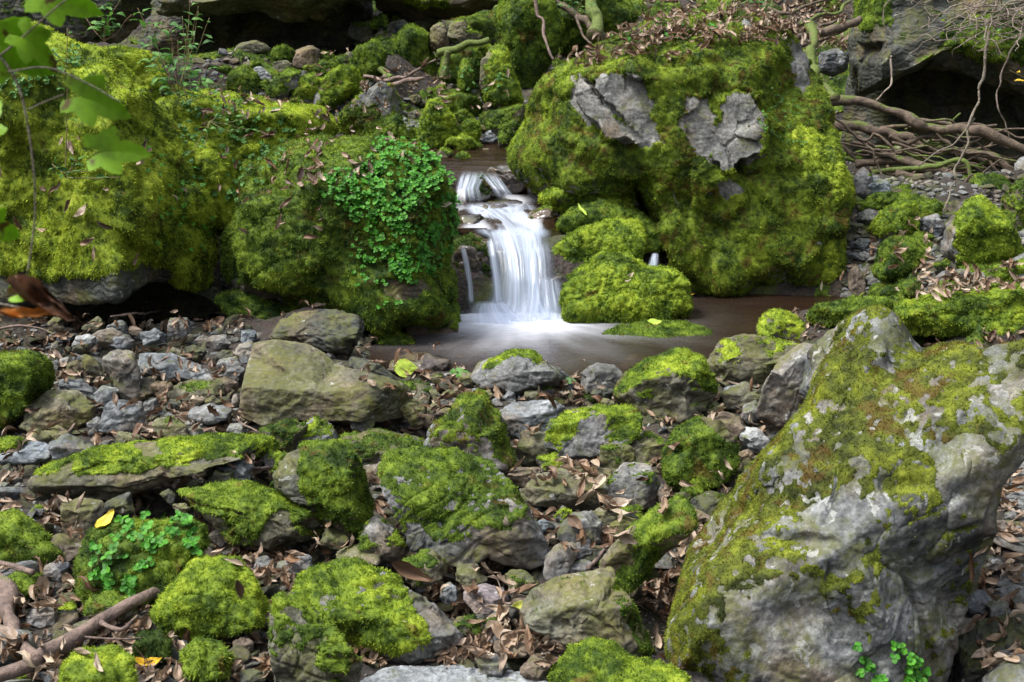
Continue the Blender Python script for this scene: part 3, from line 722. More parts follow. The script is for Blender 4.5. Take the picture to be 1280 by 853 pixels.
boulder('bare grey pointed stone leaning on the left of the tilted boulder', [(945, 515), (953, 482), (975, 446), (1003, 428), (1028, 432), (1032, 455), (1020, 490), (998, 532), (980, 549), (958, 536)], m=.12, mat='grey', th=.8, moss='green', short='bare pointed stone', sharp=20)
boulder('broad mossy boulder in the centre with a grey lower edge', [(468, 592), (480, 566), (520, 557), (570, 562), (620, 579), (648, 610), (670, 648), (688, 680), (687, 705), (662, 715), (630, 708), (610, 698), (577, 713), (540, 702), (512, 686), (500, 660), (478, 622)], m=.55, mat='grey', th=.8, moss='green', mt=.7, short='central mossy boulder', seed=44, mdir=(0, -.35, 1), cuts=[(.1, -.7, .8, .7)],
        bare=[[(505, 650), (560, 680), (640, 650), (700, 640), (700, 720), (500, 720)]], mossy=[[(495, 580), (600, 575), (650, 625), (640, 665), (590, 650), (520, 650)]])
boulder('slab with a brilliant lime-green moss cap at bottom centre', [(362, 745), (372, 718), (408, 700), (442, 697), (482, 714), (530, 744), (572, 780), (595, 800), (588, 824), (550, 836), (500, 836), (455, 826), (420, 802), (395, 776)], m=.4, mat='grey', th=.9, moss='bright', mt=1.1, short='lime-capped slab', mdir=(0, -.2, 1),
        mossy=[[(360, 745), (372, 715), (410, 697), (450, 697), (495, 720), (520, 760), (535, 800), (500, 822), (450, 815), (400, 780)]], bare=[[(488, 705), (545, 745), (600, 800), (590, 840), (545, 830), (530, 775), (505, 735)]])
boulder('mossy block under the left end of the lime-capped slab', [(334, 765), (345, 740), (372, 735), (402, 765), (430, 795), (455, 828), (445, 900), (345, 900), (335, 820)], m=.45, mat='olive', th=.8, moss='green', mt=1.2, mossy=[[(335, 740), (375, 735), (395, 775), (380, 820), (345, 810)]])
boulder('flat bare grey slab at the very bottom centre', [(448, 850), (480, 834), (550, 831), (640, 838), (692, 852), (700, 900), (450, 910)], m=0, mat='blue', th=1.2, short='bottom grey slab')
boulder('cube-like olive boulder with a dark veined face at lower centre', [(650, 762), (664, 735), (700, 720), (750, 710), (766, 713), (786, 745), (806, 785), (819, 815), (802, 829), (760, 823), (720, 811), (690, 801), (660, 787)], m=.28, mat='olive', th=.8, moss='green', mt=.5, short='cube-like olive boulder', sharp=22, mossy=[[(766, 715), (790, 745), (822, 815), (810, 828), (790, 790), (765, 745)]])
boulder('long slanting mossy stone leaning on the cube-like boulder', [(742, 715), (758, 686), (790, 655), (825, 628), (850, 617), (868, 634), (873, 660), (850, 682), (822, 702), (797, 737), (784, 746), (766, 715)], m=.75, mat='olive', th=.7, moss='green', mt=.7, short='long slanting stone', bare=[[(745, 700), (775, 665), (800, 650), (790, 680), (765, 712)]])
boulder('mossy boulder cut by the bottom edge, below the cube-like boulder', [(683, 845), (708, 811), (735, 795), (762, 800), (792, 820), (830, 828), (862, 848), (850, 910), (700, 910)], m=.8, mat='olive', th=.9, moss='bright', mt=1.2, short='bottom mossy boulder')
boulder('long flat slab with a mossy top and dark underside at left', [(28, 602), (60, 580), (110, 562), (170, 551), (230, 545), (290, 540), (340, 544), (354, 560), (332, 577), (290, 586), (240, 595), (190, 612), (140, 626), (80, 626), (35, 617)], m=.72, mat='olive', th=.75, moss='bright', mt=1.0, short='long flat slab', mdir=(0, 0, 1), bare=[[(20, 596), (60, 590), (130, 596), (200, 585), (260, 575), (300, 573), (300, 600), (140, 640), (20, 640)], [(75, 580), (100, 575), (90, 592), (72, 594)], [(165, 553), (195, 552), (205, 572), (175, 570)]])
boulder('mossy stone with a bare grey nose right below the long slab', [(214, 613), (236, 611), (280, 601), (306, 600), (345, 612), (380, 635), (405, 650), (402, 671), (375, 684), (340, 696), (310, 690), (286, 682), (250, 642)], m=.7, mat='olive', th=.9, moss='green', mt=1.2, short='grey-nosed mossy stone', bare=[[(335, 640), (362, 635), (375, 665), (345, 690), (320, 680)]], dy=.02)
rock('grey stone with a moss stripe resting on the round mossy boulder', [(350, 570), (362, 545), (376, 530), (396, 517), (416, 530), (430, 552), (436, 575), (410, 585), (370, 580)], m=.4, mat='grey', th=.8, moss='yellow', Y=4.85, short='moss-striped grey stone')
boulder('round mossy boulder left of centre with a grey left face', [(337, 592), (350, 568), (380, 550), (415, 549), (445, 568), (460, 600), (467, 632), (464, 658), (448, 682), (425, 682), (400, 652), (362, 628), (342, 612)], m=.85, mat='olive', th=.85, moss='green', mt=1.4, short='round mossy boulder', bare=[[(335, 600), (355, 565), (375, 560), (372, 600), (395, 640), (350, 630)]])
rock('mossy mound at the far left edge beneath the long slab', [(-40, 650), (0, 640), (22, 638), (46, 655), (76, 682), (90, 700), (70, 713), (30, 716), (-40, 712)], m=1.05, mat='dark', th=.9, moss='green', mt=1.4, short='left-edge mossy mound')
rock('squarish green-grey block in shadow under the long slab', [(74, 630), (100, 622), (130, 626), (127, 662), (112, 687), (80, 682)], m=.1, mat='olive', th=.7, moss='green', short='squarish shadowed block')
boulder('mossy boulder with clover on it at lower left', [(95, 745), (96, 702), (108, 666), (126, 652), (180, 648), (228, 645), (256, 656), (263, 680), (245, 706), (225, 736), (190, 757), (150, 762), (110, 758)], m=.9, mat='dark', th=.9, moss='green', mt=1.2, short='clover-topped boulder')
boulder('dome-shaped bright mossy boulder between two others at lower left', [(188, 772), (200, 745), (225, 716), (246, 697), (280, 694), (302, 698), (320, 725), (334, 756), (326, 786), (290, 796), (245, 806), (205, 797)], m=1.0, mat='olive', th=.9, moss='bright', mt=1.4, short='dome-shaped boulder')
rock('small shaggy moss clump below the dome-shaped boulder', [(226, 816), (245, 798), (270, 800), (292, 820), (286, 847), (255, 858), (232, 842)], m=1.1, mat='dark', th=.9, moss='green', mt=1.5, droop=.6, blen=1.5)
rock('green mossy hump directly under the dome-shaped boulder', [(165, 810), (175, 790), (200, 785), (215, 800), (212, 825), (190, 835), (170, 830)], m=1.0, mat='dark', th=.9, moss='dark')
rock('bright moss-topped stone at the bottom left edge', [(70, 880), (77, 828), (98, 811), (145, 805), (168, 820), (174, 860), (165, 900), (90, 900)], m=1.05, mat='dark', th=.9, moss='bright', mt=1.2, short='bottom left moss stone')
rock('small mossy stone beside the forked dead branch', [(2, 745), (5, 722), (22, 714), (42, 724), (48, 745), (30, 756)], m=1.0, mat='dark', th=1, moss='green')
rock('grey stone with a mossy skirt left of the central boulder', [(443, 695), (453, 655), (470, 641), (490, 655), (510, 685), (504, 706), (470, 705)], m=.6, mat='grey', th=.9, moss='green', bare=[[(450, 660), (470, 640), (490, 660), (485, 685), (460, 675)]])
rock('small olive-grey stone above the lime-capped slab', [(418, 702), (424, 686), (448, 680), (472, 688), (478, 704), (455, 710)], m=.15, mat='olive', th=1, moss='green')
rock('small blue-grey wedge stone at the right tip of the lime-capped slab', [(549, 748), (553, 733), (562, 727), (572, 735), (571, 752), (558, 756)], m=0, mat='blue', th=1)
rock('flat purple-grey stone lying among fallen leaves at lower centre', [(578, 750), (582, 735), (605, 729), (630, 735), (640, 755), (625, 768), (595, 768)], m=0, mat='purple', th=1.3, short='purple-grey stone')
rock('oval stone with a green stripe under the central boulder', [(630, 722), (636, 712), (655, 712), (675, 728), (676, 742), (655, 745), (636, 736)], m=.3, mat='dark', th=1, moss='green')
rock('grey triangular stone right of the central boulder', [(678, 722), (682, 695), (695, 680), (718, 676), (724, 692), (710, 718), (690, 728)], m=0, mat='grey', th=.9, sharp=20)
rock('small grey stone behind the cube-like boulder', [(702, 722), (710, 706), (728, 699), (742, 703), (738, 718), (715, 724)], m=0, mat='blue', th=.9)
rock('grey angular stone beside a curled yellow leaf', [(695, 672), (702, 655), (716, 641), (741, 638), (757, 656), (754, 678), (735, 686), (708, 684)], m=.12, mat='grey', th=.9, moss='green', short='grey angular stone')
rock('wide brown-grey slab right of centre under dry leaves', [(653, 612), (668, 592), (710, 583), (766, 584), (762, 612), (745, 642), (700, 638), (664, 632)], m=.1, mat='olive', th=.9, moss='brown', short='wide brown-grey slab')
rock('grey boulder streaked with moss beside the wide slab', [(750, 632), (760, 597), (780, 577), (810, 579), (827, 605), (816, 632), (785, 645)], m=.35, mat='grey', th=.9, moss='green', short='moss-streaked boulder')
boulder('domed boulder wholly covered in green moss right of centre', [(824, 596), (829, 560), (850, 531), (875, 518), (902, 525), (921, 550), (926, 580), (906, 606), (870, 617), (840, 613)], m=1.0, mat='dark', th=.9, moss='green', mt=1.0, short='mossy dome', bare=[[(865, 510), (905, 520), (930, 560), (905, 545), (880, 530)]])
boulder('grey rounded boulder with green crescents of moss', [(679, 560), (684, 530), (710, 512), (746, 505), (790, 506), (806, 520), (801, 546), (780, 566), (740, 581), (700, 579)], m=.42, mat='grey', th=.85, moss='bright', mt=.7, short='moss-crescent boulder', mossy=[[(680, 540), (690, 520), (730, 505), (740, 515), (715, 545), (690, 560)]])
rock('dark smooth grey wedge stone below the pool', [(619, 517), (640, 503), (690, 499), (709, 510), (700, 532), (680, 551), (650, 557), (630, 542)], m=0, mat='blue', th=.9, short='smooth wedge stone')
boulder('leaning stone with yellow-green moss ridge below the pool', [(527, 562), (535, 535), (560, 515), (575, 491), (606, 487), (626, 515), (641, 560), (656, 592), (640, 607), (600, 592), (560, 577)], m=.5, mat='grey', th=.8, moss='brown', mt=.7, short='leaning ridge stone', mossy=[[(600, 490), (625, 515), (655, 590), (640, 600), (615, 560), (598, 520)]])
boulder('cracked grey stone with a moss crest at the pool edge', [(586, 473), (598, 452), (640, 437), (666, 437), (682, 450), (710, 467), (706, 481), (680, 490), (640, 498), (600, 487)], m=.22, mat='grey', th=.9, moss='bright', mt=.5, short='crested grey stone', mossy=[[(605, 450), (640, 433), (670, 433), (690, 455), (668, 452), (640, 446), (600, 462)]])
boulder('rough olive boulder with mossy top in front of the pool', [(763, 492), (780, 465), (810, 445), (850, 435), (880, 445), (896, 470), (899, 495), (880, 516), (850, 531), (800, 526), (773, 508)], m=.45, mat='olive', th=.85, moss='bright', mt=.8, short='rough olive boulder', rug=1.4, mossy=[[(800, 452), (850, 433), (890, 450), (898, 490), (880, 490), (860, 465), (820, 462), (790, 472)]])
rock('pale smooth stone behind the rough olive boulder', [(773, 462), (778, 450), (795, 441), (815, 447), (816, 458), (795, 468)], m=0, mat='pale', th=1)
rock('small peaked grey stone left of the rough olive boulder', [(724, 488), (728, 462), (745, 453), (770, 458), (782, 470), (770, 488), (745, 496)], m=.15, mat='grey', th=.9, moss='green')
boulder('olive lichen-dotted boulder right of the pool', [(880, 455), (900, 426), (930, 416), (962, 421), (996, 428), (1010, 440), (978, 470), (960, 486), (910, 482), (884, 468)], m=.35, mat='olive', th=.85, moss='yellow', mt=.5, short='lichen-dotted boulder')
rock('peaked stone with yellow moss on its right slope by the pool', [(940, 416), (955, 391), (972, 385), (1000, 398), (1027, 424), (1012, 434), (960, 428)], m=.5, mat='olive', th=.9, moss='yellow', mt=.6)
rock('small grey cobble under the lichen-dotted boulder', [(899, 495), (906, 484), (925, 480), (934, 492), (926, 503), (908, 504)], m=0, mat='blue', th=1)
rock('mottled cobble with green spots left of the bare pointed stone', [(924, 525), (930, 506), (945, 500), (956, 512), (952, 530), (936, 534)], m=.2, mat='grey', th=1, moss='bright')
rock('slanting blue-grey stone above the mossy dome', [(922, 548), (928, 534), (948, 535), (964, 552), (965, 568), (942, 566)], m=0, mat='blue', th=1, sharp=22)
rock('beige flat stone between the mossy dome and the lichen boulder', [(880, 525), (895, 512), (925, 520), (938, 540), (925, 552), (900, 545)], m=0, mat='brown', th=1)
rock('dark smooth stone right of the mossy dome', [(905, 605), (915, 582), (940, 571), (958, 580), (950, 605), (925, 618)], m=.1, mat='dark', th=1, moss='green')
rock('low dark stone below the mossy dome', [(860, 640), (865, 622), (890, 612), (915, 622), (912, 645), (885, 650)], m=.3, mat='dark', th=1, moss='green')
rock('dark angular stone right of the moss-crescent boulder', [(778, 572), (788, 548), (815, 538), (832, 552), (832, 575), (805, 582)], m=.25, mat='olive', th=1, moss='green')
rock('grey-green layered slab under the lichen slab', [(405, 575), (425, 545), (470, 535), (535, 548), (540, 568), (490, 580), (440, 588)], m=.35, mat='dark', th=1.1, moss='green', short='layered slab')
# left pile
boulder('largest flat lichen-spotted olive-grey slab in the left pile', [(299, 512), (301, 485), (317, 428), (345, 424), (385, 430), (405, 441), (420, 456), (480, 470), (512, 481), (517, 500), (510, 521), (475, 529), (430, 528), (370, 526), (330, 534), (308, 526)], m=.06, mat='olive', th=.85, moss='green', mt=.4, short='lichen slab', sharp=30, cuts=[(-.05, -.45, 1, .55)], rug=.5, seed=3)
boulder('dark grey slab tilted behind the lichen slab', [(333, 424), (350, 400), (368, 390), (420, 387), (452, 395), (458, 410), (448, 428), (435, 447), (410, 445), (385, 436), (345, 430)], m=.05, mat='dark', th=.8, moss='green', short='tilted dark slab', sharp=20)
pile = [
 ('flat blue-grey slab lying on the left pile', [(171, 462), (174, 441), (215, 441), (250, 455), (274, 470), (266, 478), (210, 478), (180, 471)], 'blue', 0, .9),
 ('upright pale grey slab at the centre of the left pile', [(125, 451), (140, 437), (168, 440), (174, 460), (176, 499), (158, 500), (140, 482)], 'grey', 0, .6),
 ('leaning narrow slab left of the upright pale slab', [(97, 449), (112, 440), (131, 462), (154, 495), (141, 498), (114, 477)], 'olive', .08, .6),
 ('dark green upright stone at the back of the left pile', [(79, 470), (84, 454), (98, 450), (112, 466), (110, 482), (90, 482)], 'dark', .1, .8),
 ('thin grey-blue slab under the leaning narrow slab', [(69, 486), (78, 472), (100, 475), (130, 492), (126, 504), (98, 501)], 'blue', 0, .8),
 ('wide olive stone with a moss smear beside the left-edge mossy boulder', [(24, 536), (35, 510), (60, 488), (96, 487), (119, 505), (121, 531), (90, 541), (45, 544)], 'olive', .2, .8),
 ('square pale blue-grey block in front of the upright slab', [(121, 538), (132, 505), (148, 499), (178, 502), (183, 520), (179, 541), (155, 548), (130, 547)], 'blue', 0, .7),
 ('black striped stone wedged under the flat blue-grey slab', [(173, 492), (176, 474), (190, 470), (201, 484), (200, 496), (184, 498)], 'dark', 0, .9),
 ('brown-green slab beneath the flat blue-grey slab', [(208, 500), (212, 482), (240, 474), (280, 476), (283, 492), (250, 504)], 'olive', .25, .9),
 ('dark stone with a pale top among the leaves of the left pile', [(232, 524), (238, 510), (262, 504), (290, 508), (290, 524), (262, 532)], 'grey', 0, .9),
 ('thin striped slab among leaves below the left pile', [(188, 540), (192, 524), (215, 520), (236, 534), (236, 546), (210, 550)], 'olive', .3, .9),
 ('small blocky grey stone above the pale flat slab at left', [(48, 554), (54, 538), (72, 531), (88, 540), (86, 554), (66, 558)], 'olive', .1, .9),
 ('pale flat slab cut by the left edge', [(-20, 572), (10, 558), (45, 551), (80, 556), (78, 568), (50, 580), (-20, 584)], 'blue', 0, 1.2),
 ('pale rounded stone at the top of the left pile', [(112, 428), (118, 414), (140, 409), (158, 418), (160, 432), (135, 436)], 'grey', 0, .9),
 ('bluish flat stone right beside the pale rounded stone', [(134, 432), (140, 420), (160, 418), (170, 428), (166, 436), (148, 440)], 'blue', 0, .9),
 ('light grey stone right of the flat blue-grey slab', [(268, 462), (272, 450), (290, 446), (304, 456), (300, 468), (282, 472)], 'grey', 0, .9),
 ('tan stone below the light grey stone', [(262, 486), (268, 474), (285, 470), (300, 480), (296, 494), (276, 496)], 'brown', 0, .9),
 ('small blue-grey shard under the square pale block', [(176, 520), (180, 502), (196, 497), (200, 510), (192, 522)], 'blue', 0, .9),
 ('green-tinged stone near the foot of the shaded boulder', [(198, 350), (205, 325), (220, 318), (226, 332), (222, 350), (210, 356)], 'olive', .4, .9),
 ('grey cobble below the low mossy shelf', [(255, 432), (262, 420), (282, 418), (290, 430), (282, 440), (264, 440)], 'grey', 0, .9),
 ('brown-grey cobble close to the tilted dark slab', [(292, 442), (298, 430), (315, 426), (326, 438), (318, 450), (300, 450)], 'grey', 0, .9),
]
for lb, pt, mt_, m_, th_ in pile:
    rock(lb, pt, m=m_, mat=mt_, th=th_, moss='green', mt=.5, sharp=20)
boulder('mossy boulder cut by the left edge above the pale flat slab', [(-60, 455), (0, 442), (35, 438), (62, 448), (70, 470), (62, 490), (42, 502), (26, 522), (8, 536), (-60, 545)], m=1.1, mat='dark', th=.8, moss='green', mt=1.4, short='left-edge mossy boulder')
rock('moss strip at the left edge under the wide olive stone', [(-40, 560), (-10, 548), (25, 545), (38, 552), (25, 562), (-40, 572)], m=1.0, mat='dark', th=.9, moss='bright')
rock('small blue-white stone at the lower left near the dead branch', [(32, 778), (38, 762), (60, 756), (76, 765), (70, 782), (50, 788)], m=0, mat='blue', th=1)
rock('triangular grey stone under the grey-nosed mossy stone', [(316, 712), (322, 696), (335, 694), (340, 706), (334, 716)], m=0, mat='grey', th=1)
rock('rounded pebble-like stone near the lime-capped slab', [(343, 712), (348, 702), (362, 698), (374, 706), (372, 716), (356, 718)], m=.1, mat='grey', th=1, moss='green')
# lower right corner
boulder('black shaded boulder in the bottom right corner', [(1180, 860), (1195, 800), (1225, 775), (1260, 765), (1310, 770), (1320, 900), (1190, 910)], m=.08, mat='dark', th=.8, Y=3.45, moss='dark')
rock('layered pale stone at the right edge behind the tilted boulder', [(1238, 700), (1245, 672), (1265, 662), (1310, 668), (1310, 705), (1262, 712)], m=.12, mat='blue', th=.9, Y=4.2, moss='green')
rock('dark jagged stone under the layered pale stone', [(1212, 745), (1222, 718), (1245, 706), (1275, 716), (1272, 745), (1240, 760)], m=.15, mat='dark', th=.9, Y=4.0, moss='green')
rock('small white-grey stone at the right edge in the leaves', [(1258, 722), (1266, 708), (1300, 706), (1305, 726), (1275, 734)], m=0, mat='blue', th=.9, Y=3.9)
rock('grey stone tucked under the left foot of the tilted boulder', [(850, 838), (865, 826), (900, 824), (912, 836), (908, 862), (865, 868)], m=0, mat='grey', th=.9, Y=3.25)
boulder('dark stone behind the right edge of the tilted boulder', [(1262, 620), (1285, 560), (1330, 540), (1340, 640), (1300, 668), (1268, 660)], m=.2, mat='dark', th=.8, Y=4.9, moss='green')

# small mossy rubble filling the upstream gully and the right bank
_rr = np.random.default_rng(808)
def rubble(poly, n, a, b, kinds, gname, where):
    pa = np.array(poly); k = t = 0; done = []
    while k < n and t < 600:
        t += 1
        x, y = _rr.uniform(pa[:, 0].min(), pa[:, 0].max()), _rr.uniform(pa[:, 1].min(), pa[:, 1].max())
        if not inpoly(np.array([x]), np.array([y]), pa)[0]: continue
        if any(inpoly(np.array([x]), np.array([y]), p[0])[0] for p in ROCKS): continue
        r = _rr.uniform(a, b)
        if any(math.hypot(x - q[0], y - q[1]) < (r + q[2]) * .62 for q in done): continue
        done.append((x, y, r)); k += 1
        an = np.sort(_rr.uniform(0, 2 * np.pi, 8) * .25 + np.arange(8) * np.pi / 4)
        rr_ = r * _rr.uniform(.75, 1.1, 8); p = [(x + math.cos(q) * w, y + math.sin(q) * w * _rr.uniform(.6, .85)) for q, w in zip(an, rr_)]
        m_, mt_, ms_, ad = kinds[int(_rr.integers(len(kinds)))]
        ref = min([q for q in ROCKS if q[1].strip() and len(q[1].split()) <= 8], key=lambda q: math.hypot(q[2][0] - x, q[2][1] - y))
        side = ('right of' if x > ref[2][0] else 'left of') if abs(x - ref[2][0]) > abs(y - ref[2][1]) else ('below' if y > ref[2][1] else 'above')
        rock(' '.join(('%s stone %s %s the %s' % (ad, where, side, ref[1])).split()[:16]), p, m=m_, mat=mt_, moss=ms_, th=.9, group=gname, short=' ')
mk_ = [(1.0, 'dark', 'green', 'small moss-covered'), (.5, 'olive', 'green', 'half-mossy'), (.8, 'dark', 'bright', 'small bright mossy'), (.05, 'olive', 'green', 'bare olive'), (.1, 'dark', 'green', 'bare dark')]
rubble([(420, 90), (480, 30), (560, 20), (610, 60), (650, 130), (650, 200), (560, 200), (430, 110)], 26, 9, 20, mk_, 'mossy rubble in the upper gully', 'in gully')
rubble([(250, 50), (460, 40), (440, 100), (380, 130), (300, 120)], 16, 8, 16, mk_, 'mossy rubble at the left cave', 'at cave')
rubble([(1060, 230), (1290, 190), (1290, 360), (1150, 370), (1070, 350)], 22, 10, 22, [(.1, 'grey', 'green', 'bare grey'), (.0, 'dark', 'green', 'bare dark'), (.6, 'olive', 'green', 'half-mossy'), (.0, 'blue', 'green', 'blue-grey')], 'rubble on the right bank', 'on bank')

boulder('black shade-filling rock added behind the leafy herbs', [(170, 66), (180, 0), (215, -40), (330, -40), (322, 30), (285, 78), (220, 84)], m=.1, mat='dark', th=.5, Y=11.7, moss='dark')  # added dark rock in place of the shade behind the herbs
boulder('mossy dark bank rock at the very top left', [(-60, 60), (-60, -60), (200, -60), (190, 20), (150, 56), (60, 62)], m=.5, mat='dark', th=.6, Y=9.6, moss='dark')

ang = [(.0, 'grey', 'green', 'angular grey'), (.0, 'blue', 'green', 'angular blue-grey'), (.05, 'olive', 'green', 'angular olive'), (.35, 'olive', 'green', 'moss-edged'), (.0, 'brown', 'green', 'brownish'), (.0, 'dark', 'green', 'dark'), (.45, 'grey', 'bright', 'moss-capped')]
rubble([(60, 560), (350, 540), (520, 480), (960, 490), (960, 560), (860, 660), (800, 720), (690, 840), (300, 853), (60, 780)], 14, 26, 38, ang, 'larger loose stones between the foreground boulders', 'amid')
rubble([(0, 560), (350, 540), (520, 480), (960, 490), (980, 560), (880, 660), (820, 720), (700, 853), (0, 853)], 60, 12, 27, ang, 'loose stones between the foreground boulders', 'in front')
rubble([(60, 390), (320, 400), (300, 545), (0, 560), (70, 440)], 26, 9, 22, ang[:3] + ang[4:6], 'loose stones of the left pile', 'in pile')
rubble([(440, 470), (760, 470), (900, 500), (620, 520), (450, 530)], 14, 9, 18, ang[:4], 'loose stones along the pool bank', 'on shore')
rubble([(1190, 640), (1285, 640), (1285, 800), (1195, 780)], 8, 12, 24, ang[:3], 'loose stones at the lower right', 'at corner')

# =================================================================== WATER
def water_mat():
    s = NT('stream_water')
    pos = s.n('NewGeometry').outputs['Position']
    mp = s.n('Mapping', {'Vector': pos, 'Scale': (1.0, 4.0, 1.0)})
    n = s.noise(mp.outputs[0], 5, 3, .5, 1.2)
    b = s.n('Bump', {'Height': n, 'Strength': .35, 'Distance': .03})
    body = s.n('BsdfPrincipled', {'Base Color': (.030, .017, .010, 1), 'Roughness': .08, 'Normal': b.outputs[0]})
    body.inputs['Specular IOR Level'].default_value = .4
    tr = s.n('BsdfTransparent', {0: (.55, .42, .30, 1)})
    w = s.n('MixShader', {0: .55, 1: tr.outputs[0], 2: body.outputs[0]})
    foam = s.n('Attribute', attribute_name='foam').outputs['Fac']
    n2 = s.noise(mp.outputs[0], 9, 4, .6, 1.5)
    fa = s.math('MULTIPLY', foam, s.math('ADD', .55, s.math('MULTIPLY', n2, .8)), clamp=True)
    d = s.n('BsdfDiffuse', {0: (.80, .84, .92, 1)})
    return s.done(s.n('MixShader', {0: fa, 1: w.outputs[0], 2: d.outputs[0]}).outputs[0])
def silk_mat():
    s = NT('silky_water')
    uv = s.n('UVMap', uv_map='UVMap').outputs[0]
    mp = s.n('Mapping', {'Vector': uv, 'Scale': (17., .9, 1.)})
    n = s.noise(mp.outputs[0], 1, 2, .5, .15)
    mp2 = s.n('Mapping', {'Vector': uv, 'Scale': (8., .9, 1.)})
    n2 = s.noise(mp2.outputs[0], 1, 2, .5, .3)
    a = s.n('Attribute', attribute_name='dens').outputs['Fac']
    st = s.math('ADD', s.math('MULTIPLY', s.math('SUBTRACT', n, .5), 1.9), s.math('MULTIPLY', s.math('SUBTRACT', n2, .5), 2.4))
    al = s.math('MULTIPLY', a, s.math('ADD', 1.0, s.math('MULTIPLY', st, 1.0)), clamp=True)
    d = s.n('BsdfDiffuse', {0: (.62, .70, .84, 1)})
    t = s.n('BsdfTranslucent', {0: (.66, .73, .88, 1)})
    dm = s.n('MixShader', {0: .4, 1: d.outputs[0], 2: t.outputs[0]})
    gl = s.n('BsdfGlossy', {0: (1, 1, 1, 1), 'Roughness': .3})
    dm = s.n('MixShader', {0: .06, 1: dm.outputs[0], 2: gl.outputs[0]})
    return s.done(s.n('MixShader', {0: al, 1: s.n('BsdfTransparent').outputs[0], 2: dm.outputs[0]}).outputs[0])
M['water'] = water_mat(); M['silk'] = silk_mat()
# pool
ax_ = np.arange(-.9, 2.3, .02); ay_ = np.arange(5.74, 7.5, .02)
Xp, Yp = np.meshgrid(ax_, ay_, indexing='ij')
q = np.stack([Xp, Yp, 0 * Xp], -1).reshape(-1, 3)
foot = at(650, 402, 6.95)
rr = np.hypot((q[:, 0] - foot[0]) / .30, (q[:, 1] - foot[1] + .03) / .34)
ang = np.arctan2(q[:, 1] - foot[1], q[:, 0] - foot[0])
stre = perlin(np.stack([ang * 4, rr * .8, 0 * rr], -1)) * .35 + perlin(np.stack([ang * 11, rr * 1.2, 0 * rr + 5], -1)) * .2
foam = np.clip(1.15 * np.exp(-(rr / .95) ** 2.2) + .20 * np.exp(-(rr / 1.9) ** 2) * (1 + 2.8 * stre), 0, 1)
q[:, 2] = .004 + .006 * np.exp(-rr) + .003 * perlin(q * np.array([3, 9, 1]))
ii = np.arange(q.shape[0]).reshape(Xp.shape)
Fq = np.stack([ii[:-1, :-1], ii[1:, :-1], ii[1:, 1:], ii[:-1, 1:]], -1).reshape(-1, 4)
link('pool_water', mesh_np('pool_water', q, Fq, M['water'], attrs={'foam': foam}), kind='structure')
# upper stream
ax_ = np.arange(-.75, .45, .02); ay_ = np.arange(7.3, 9.5, .02)
Xp, Yp = np.meshgrid(ax_, ay_, indexing='ij')
zs_ = np.interp(Yp, [7.3, 7.5, 8.0, 8.3, 8.5, 8.75, 9.5], [.355, .385, .41, .44, .52, .575, .62])
q = np.stack([Xp, Yp, zs_], -1).reshape(-1, 3)
q[:, 2] += .006 * perlin(q * np.array([5, 9, 1]))
qx, qy = proj(q)
fm = sstep(.15, -.3, perlin(q * np.array([9, 3, 1]))) * sstep(8.4, 8.1, q[:, 1]) * .4 * sstep(.32, .15, q[:, 0]) * sstep(-.4, -.25, q[:, 0])
ii = np.arange(q.shape[0]).reshape(Xp.shape)
Fq = np.stack([ii[:-1, :-1], ii[1:, :-1], ii[1:, 1:], ii[:-1, 1:]], -1).reshape(-1, 4)
fc = q[Fq].mean(1); lim = sstep(7.3, 8.3, fc[:, 1]); wob = .03 * perlin(fc * np.array([0, 6, 0]) + .5)
Fq = Fq[(fc[:, 1] > 7.38 + .10 * np.abs(fc[:, 0] + .04)) & (fc[:, 0] > -.29 - .5 * lim + wob) & (fc[:, 0] < .20 + .3 * lim + wob)]
link('stream_water', mesh_np('stream_water', q, Fq, M['water'], attrs={'foam': fm}), kind='structure')

def sheet(rows, nu=60, nv=90, seed=0, bulge=.04, dens=1.0, edge=.18, name='waterfall', endfade=.12, topfade=.15):
    """rows: (py, x_left, x_right, Y) down the fall, turned into a curved sheet in space"""
    rows = np.array(rows, float)
    t0 = np.linspace(0, 1, len(rows)); t = np.linspace(0, 1, nv)
    def sm(c):
        k = np.interp(t, t0, c)
        for _ in range(6): k = np.concatenate([k[:1], (k[:-2] + k[1:-1] * 2 + k[2:]) / 4, k[-1:]])
        return k
    py, xl, xr, Yv = [sm(rows[:, i]) for i in range(4)]
    V = []; D = []; UV = []
    for j in range(nv):
        u = np.linspace(0, 1, nu)
        px = xl[j] + (xr[j] - xl[j]) * u
        yy = Yv[j] - bulge * np.sin(u * np.pi) + .012 * perlin(np.stack([u * 9 + seed, 0 * u + t[j] * 1.2, 0 * u + seed * 3.3], -1))
        V.append(at(px, py[j] + 0 * px, yy))
        e = sstep(0, edge, u) * sstep(1, 1 - edge, u)
        e = e * sstep(0, topfade, t[j] + 1e-6) * sstep(1, 1 - endfade, t[j])
        D.append(e * dens); UV.append(np.stack([u * (xr[j] * 0 + 1) + seed * .37, 0 * u + t[j] * 1.0], -1))
    V = np.concatenate(V); D = np.concatenate(D); UV = np.concatenate(UV)
    ii = np.arange(nu * nv).reshape(nv, nu)
    Fv = np.stack([ii[:-1, :-1], ii[1:, :-1], ii[1:, 1:], ii[:-1, 1:]], -1).reshape(-1, 4)
    return V, Fv, D, UV
def water_thing(name, label, cat, sheets):
    Vs, Fs, Ds, Us, o_ = [], [], [], [], 0
    for s_ in sheets:
        V, Fv, D, UV = s_; Vs.append(V); Fs.append(Fv + o_); Ds.append(D); Us.append(UV); o_ += len(V)
    me = mesh_np(name, np.concatenate(Vs), np.concatenate(Fs), M['silk'], attrs={'dens': np.concatenate(Ds)}, uv=np.concatenate(Us))
    return link(name, me, label=label, category=cat)
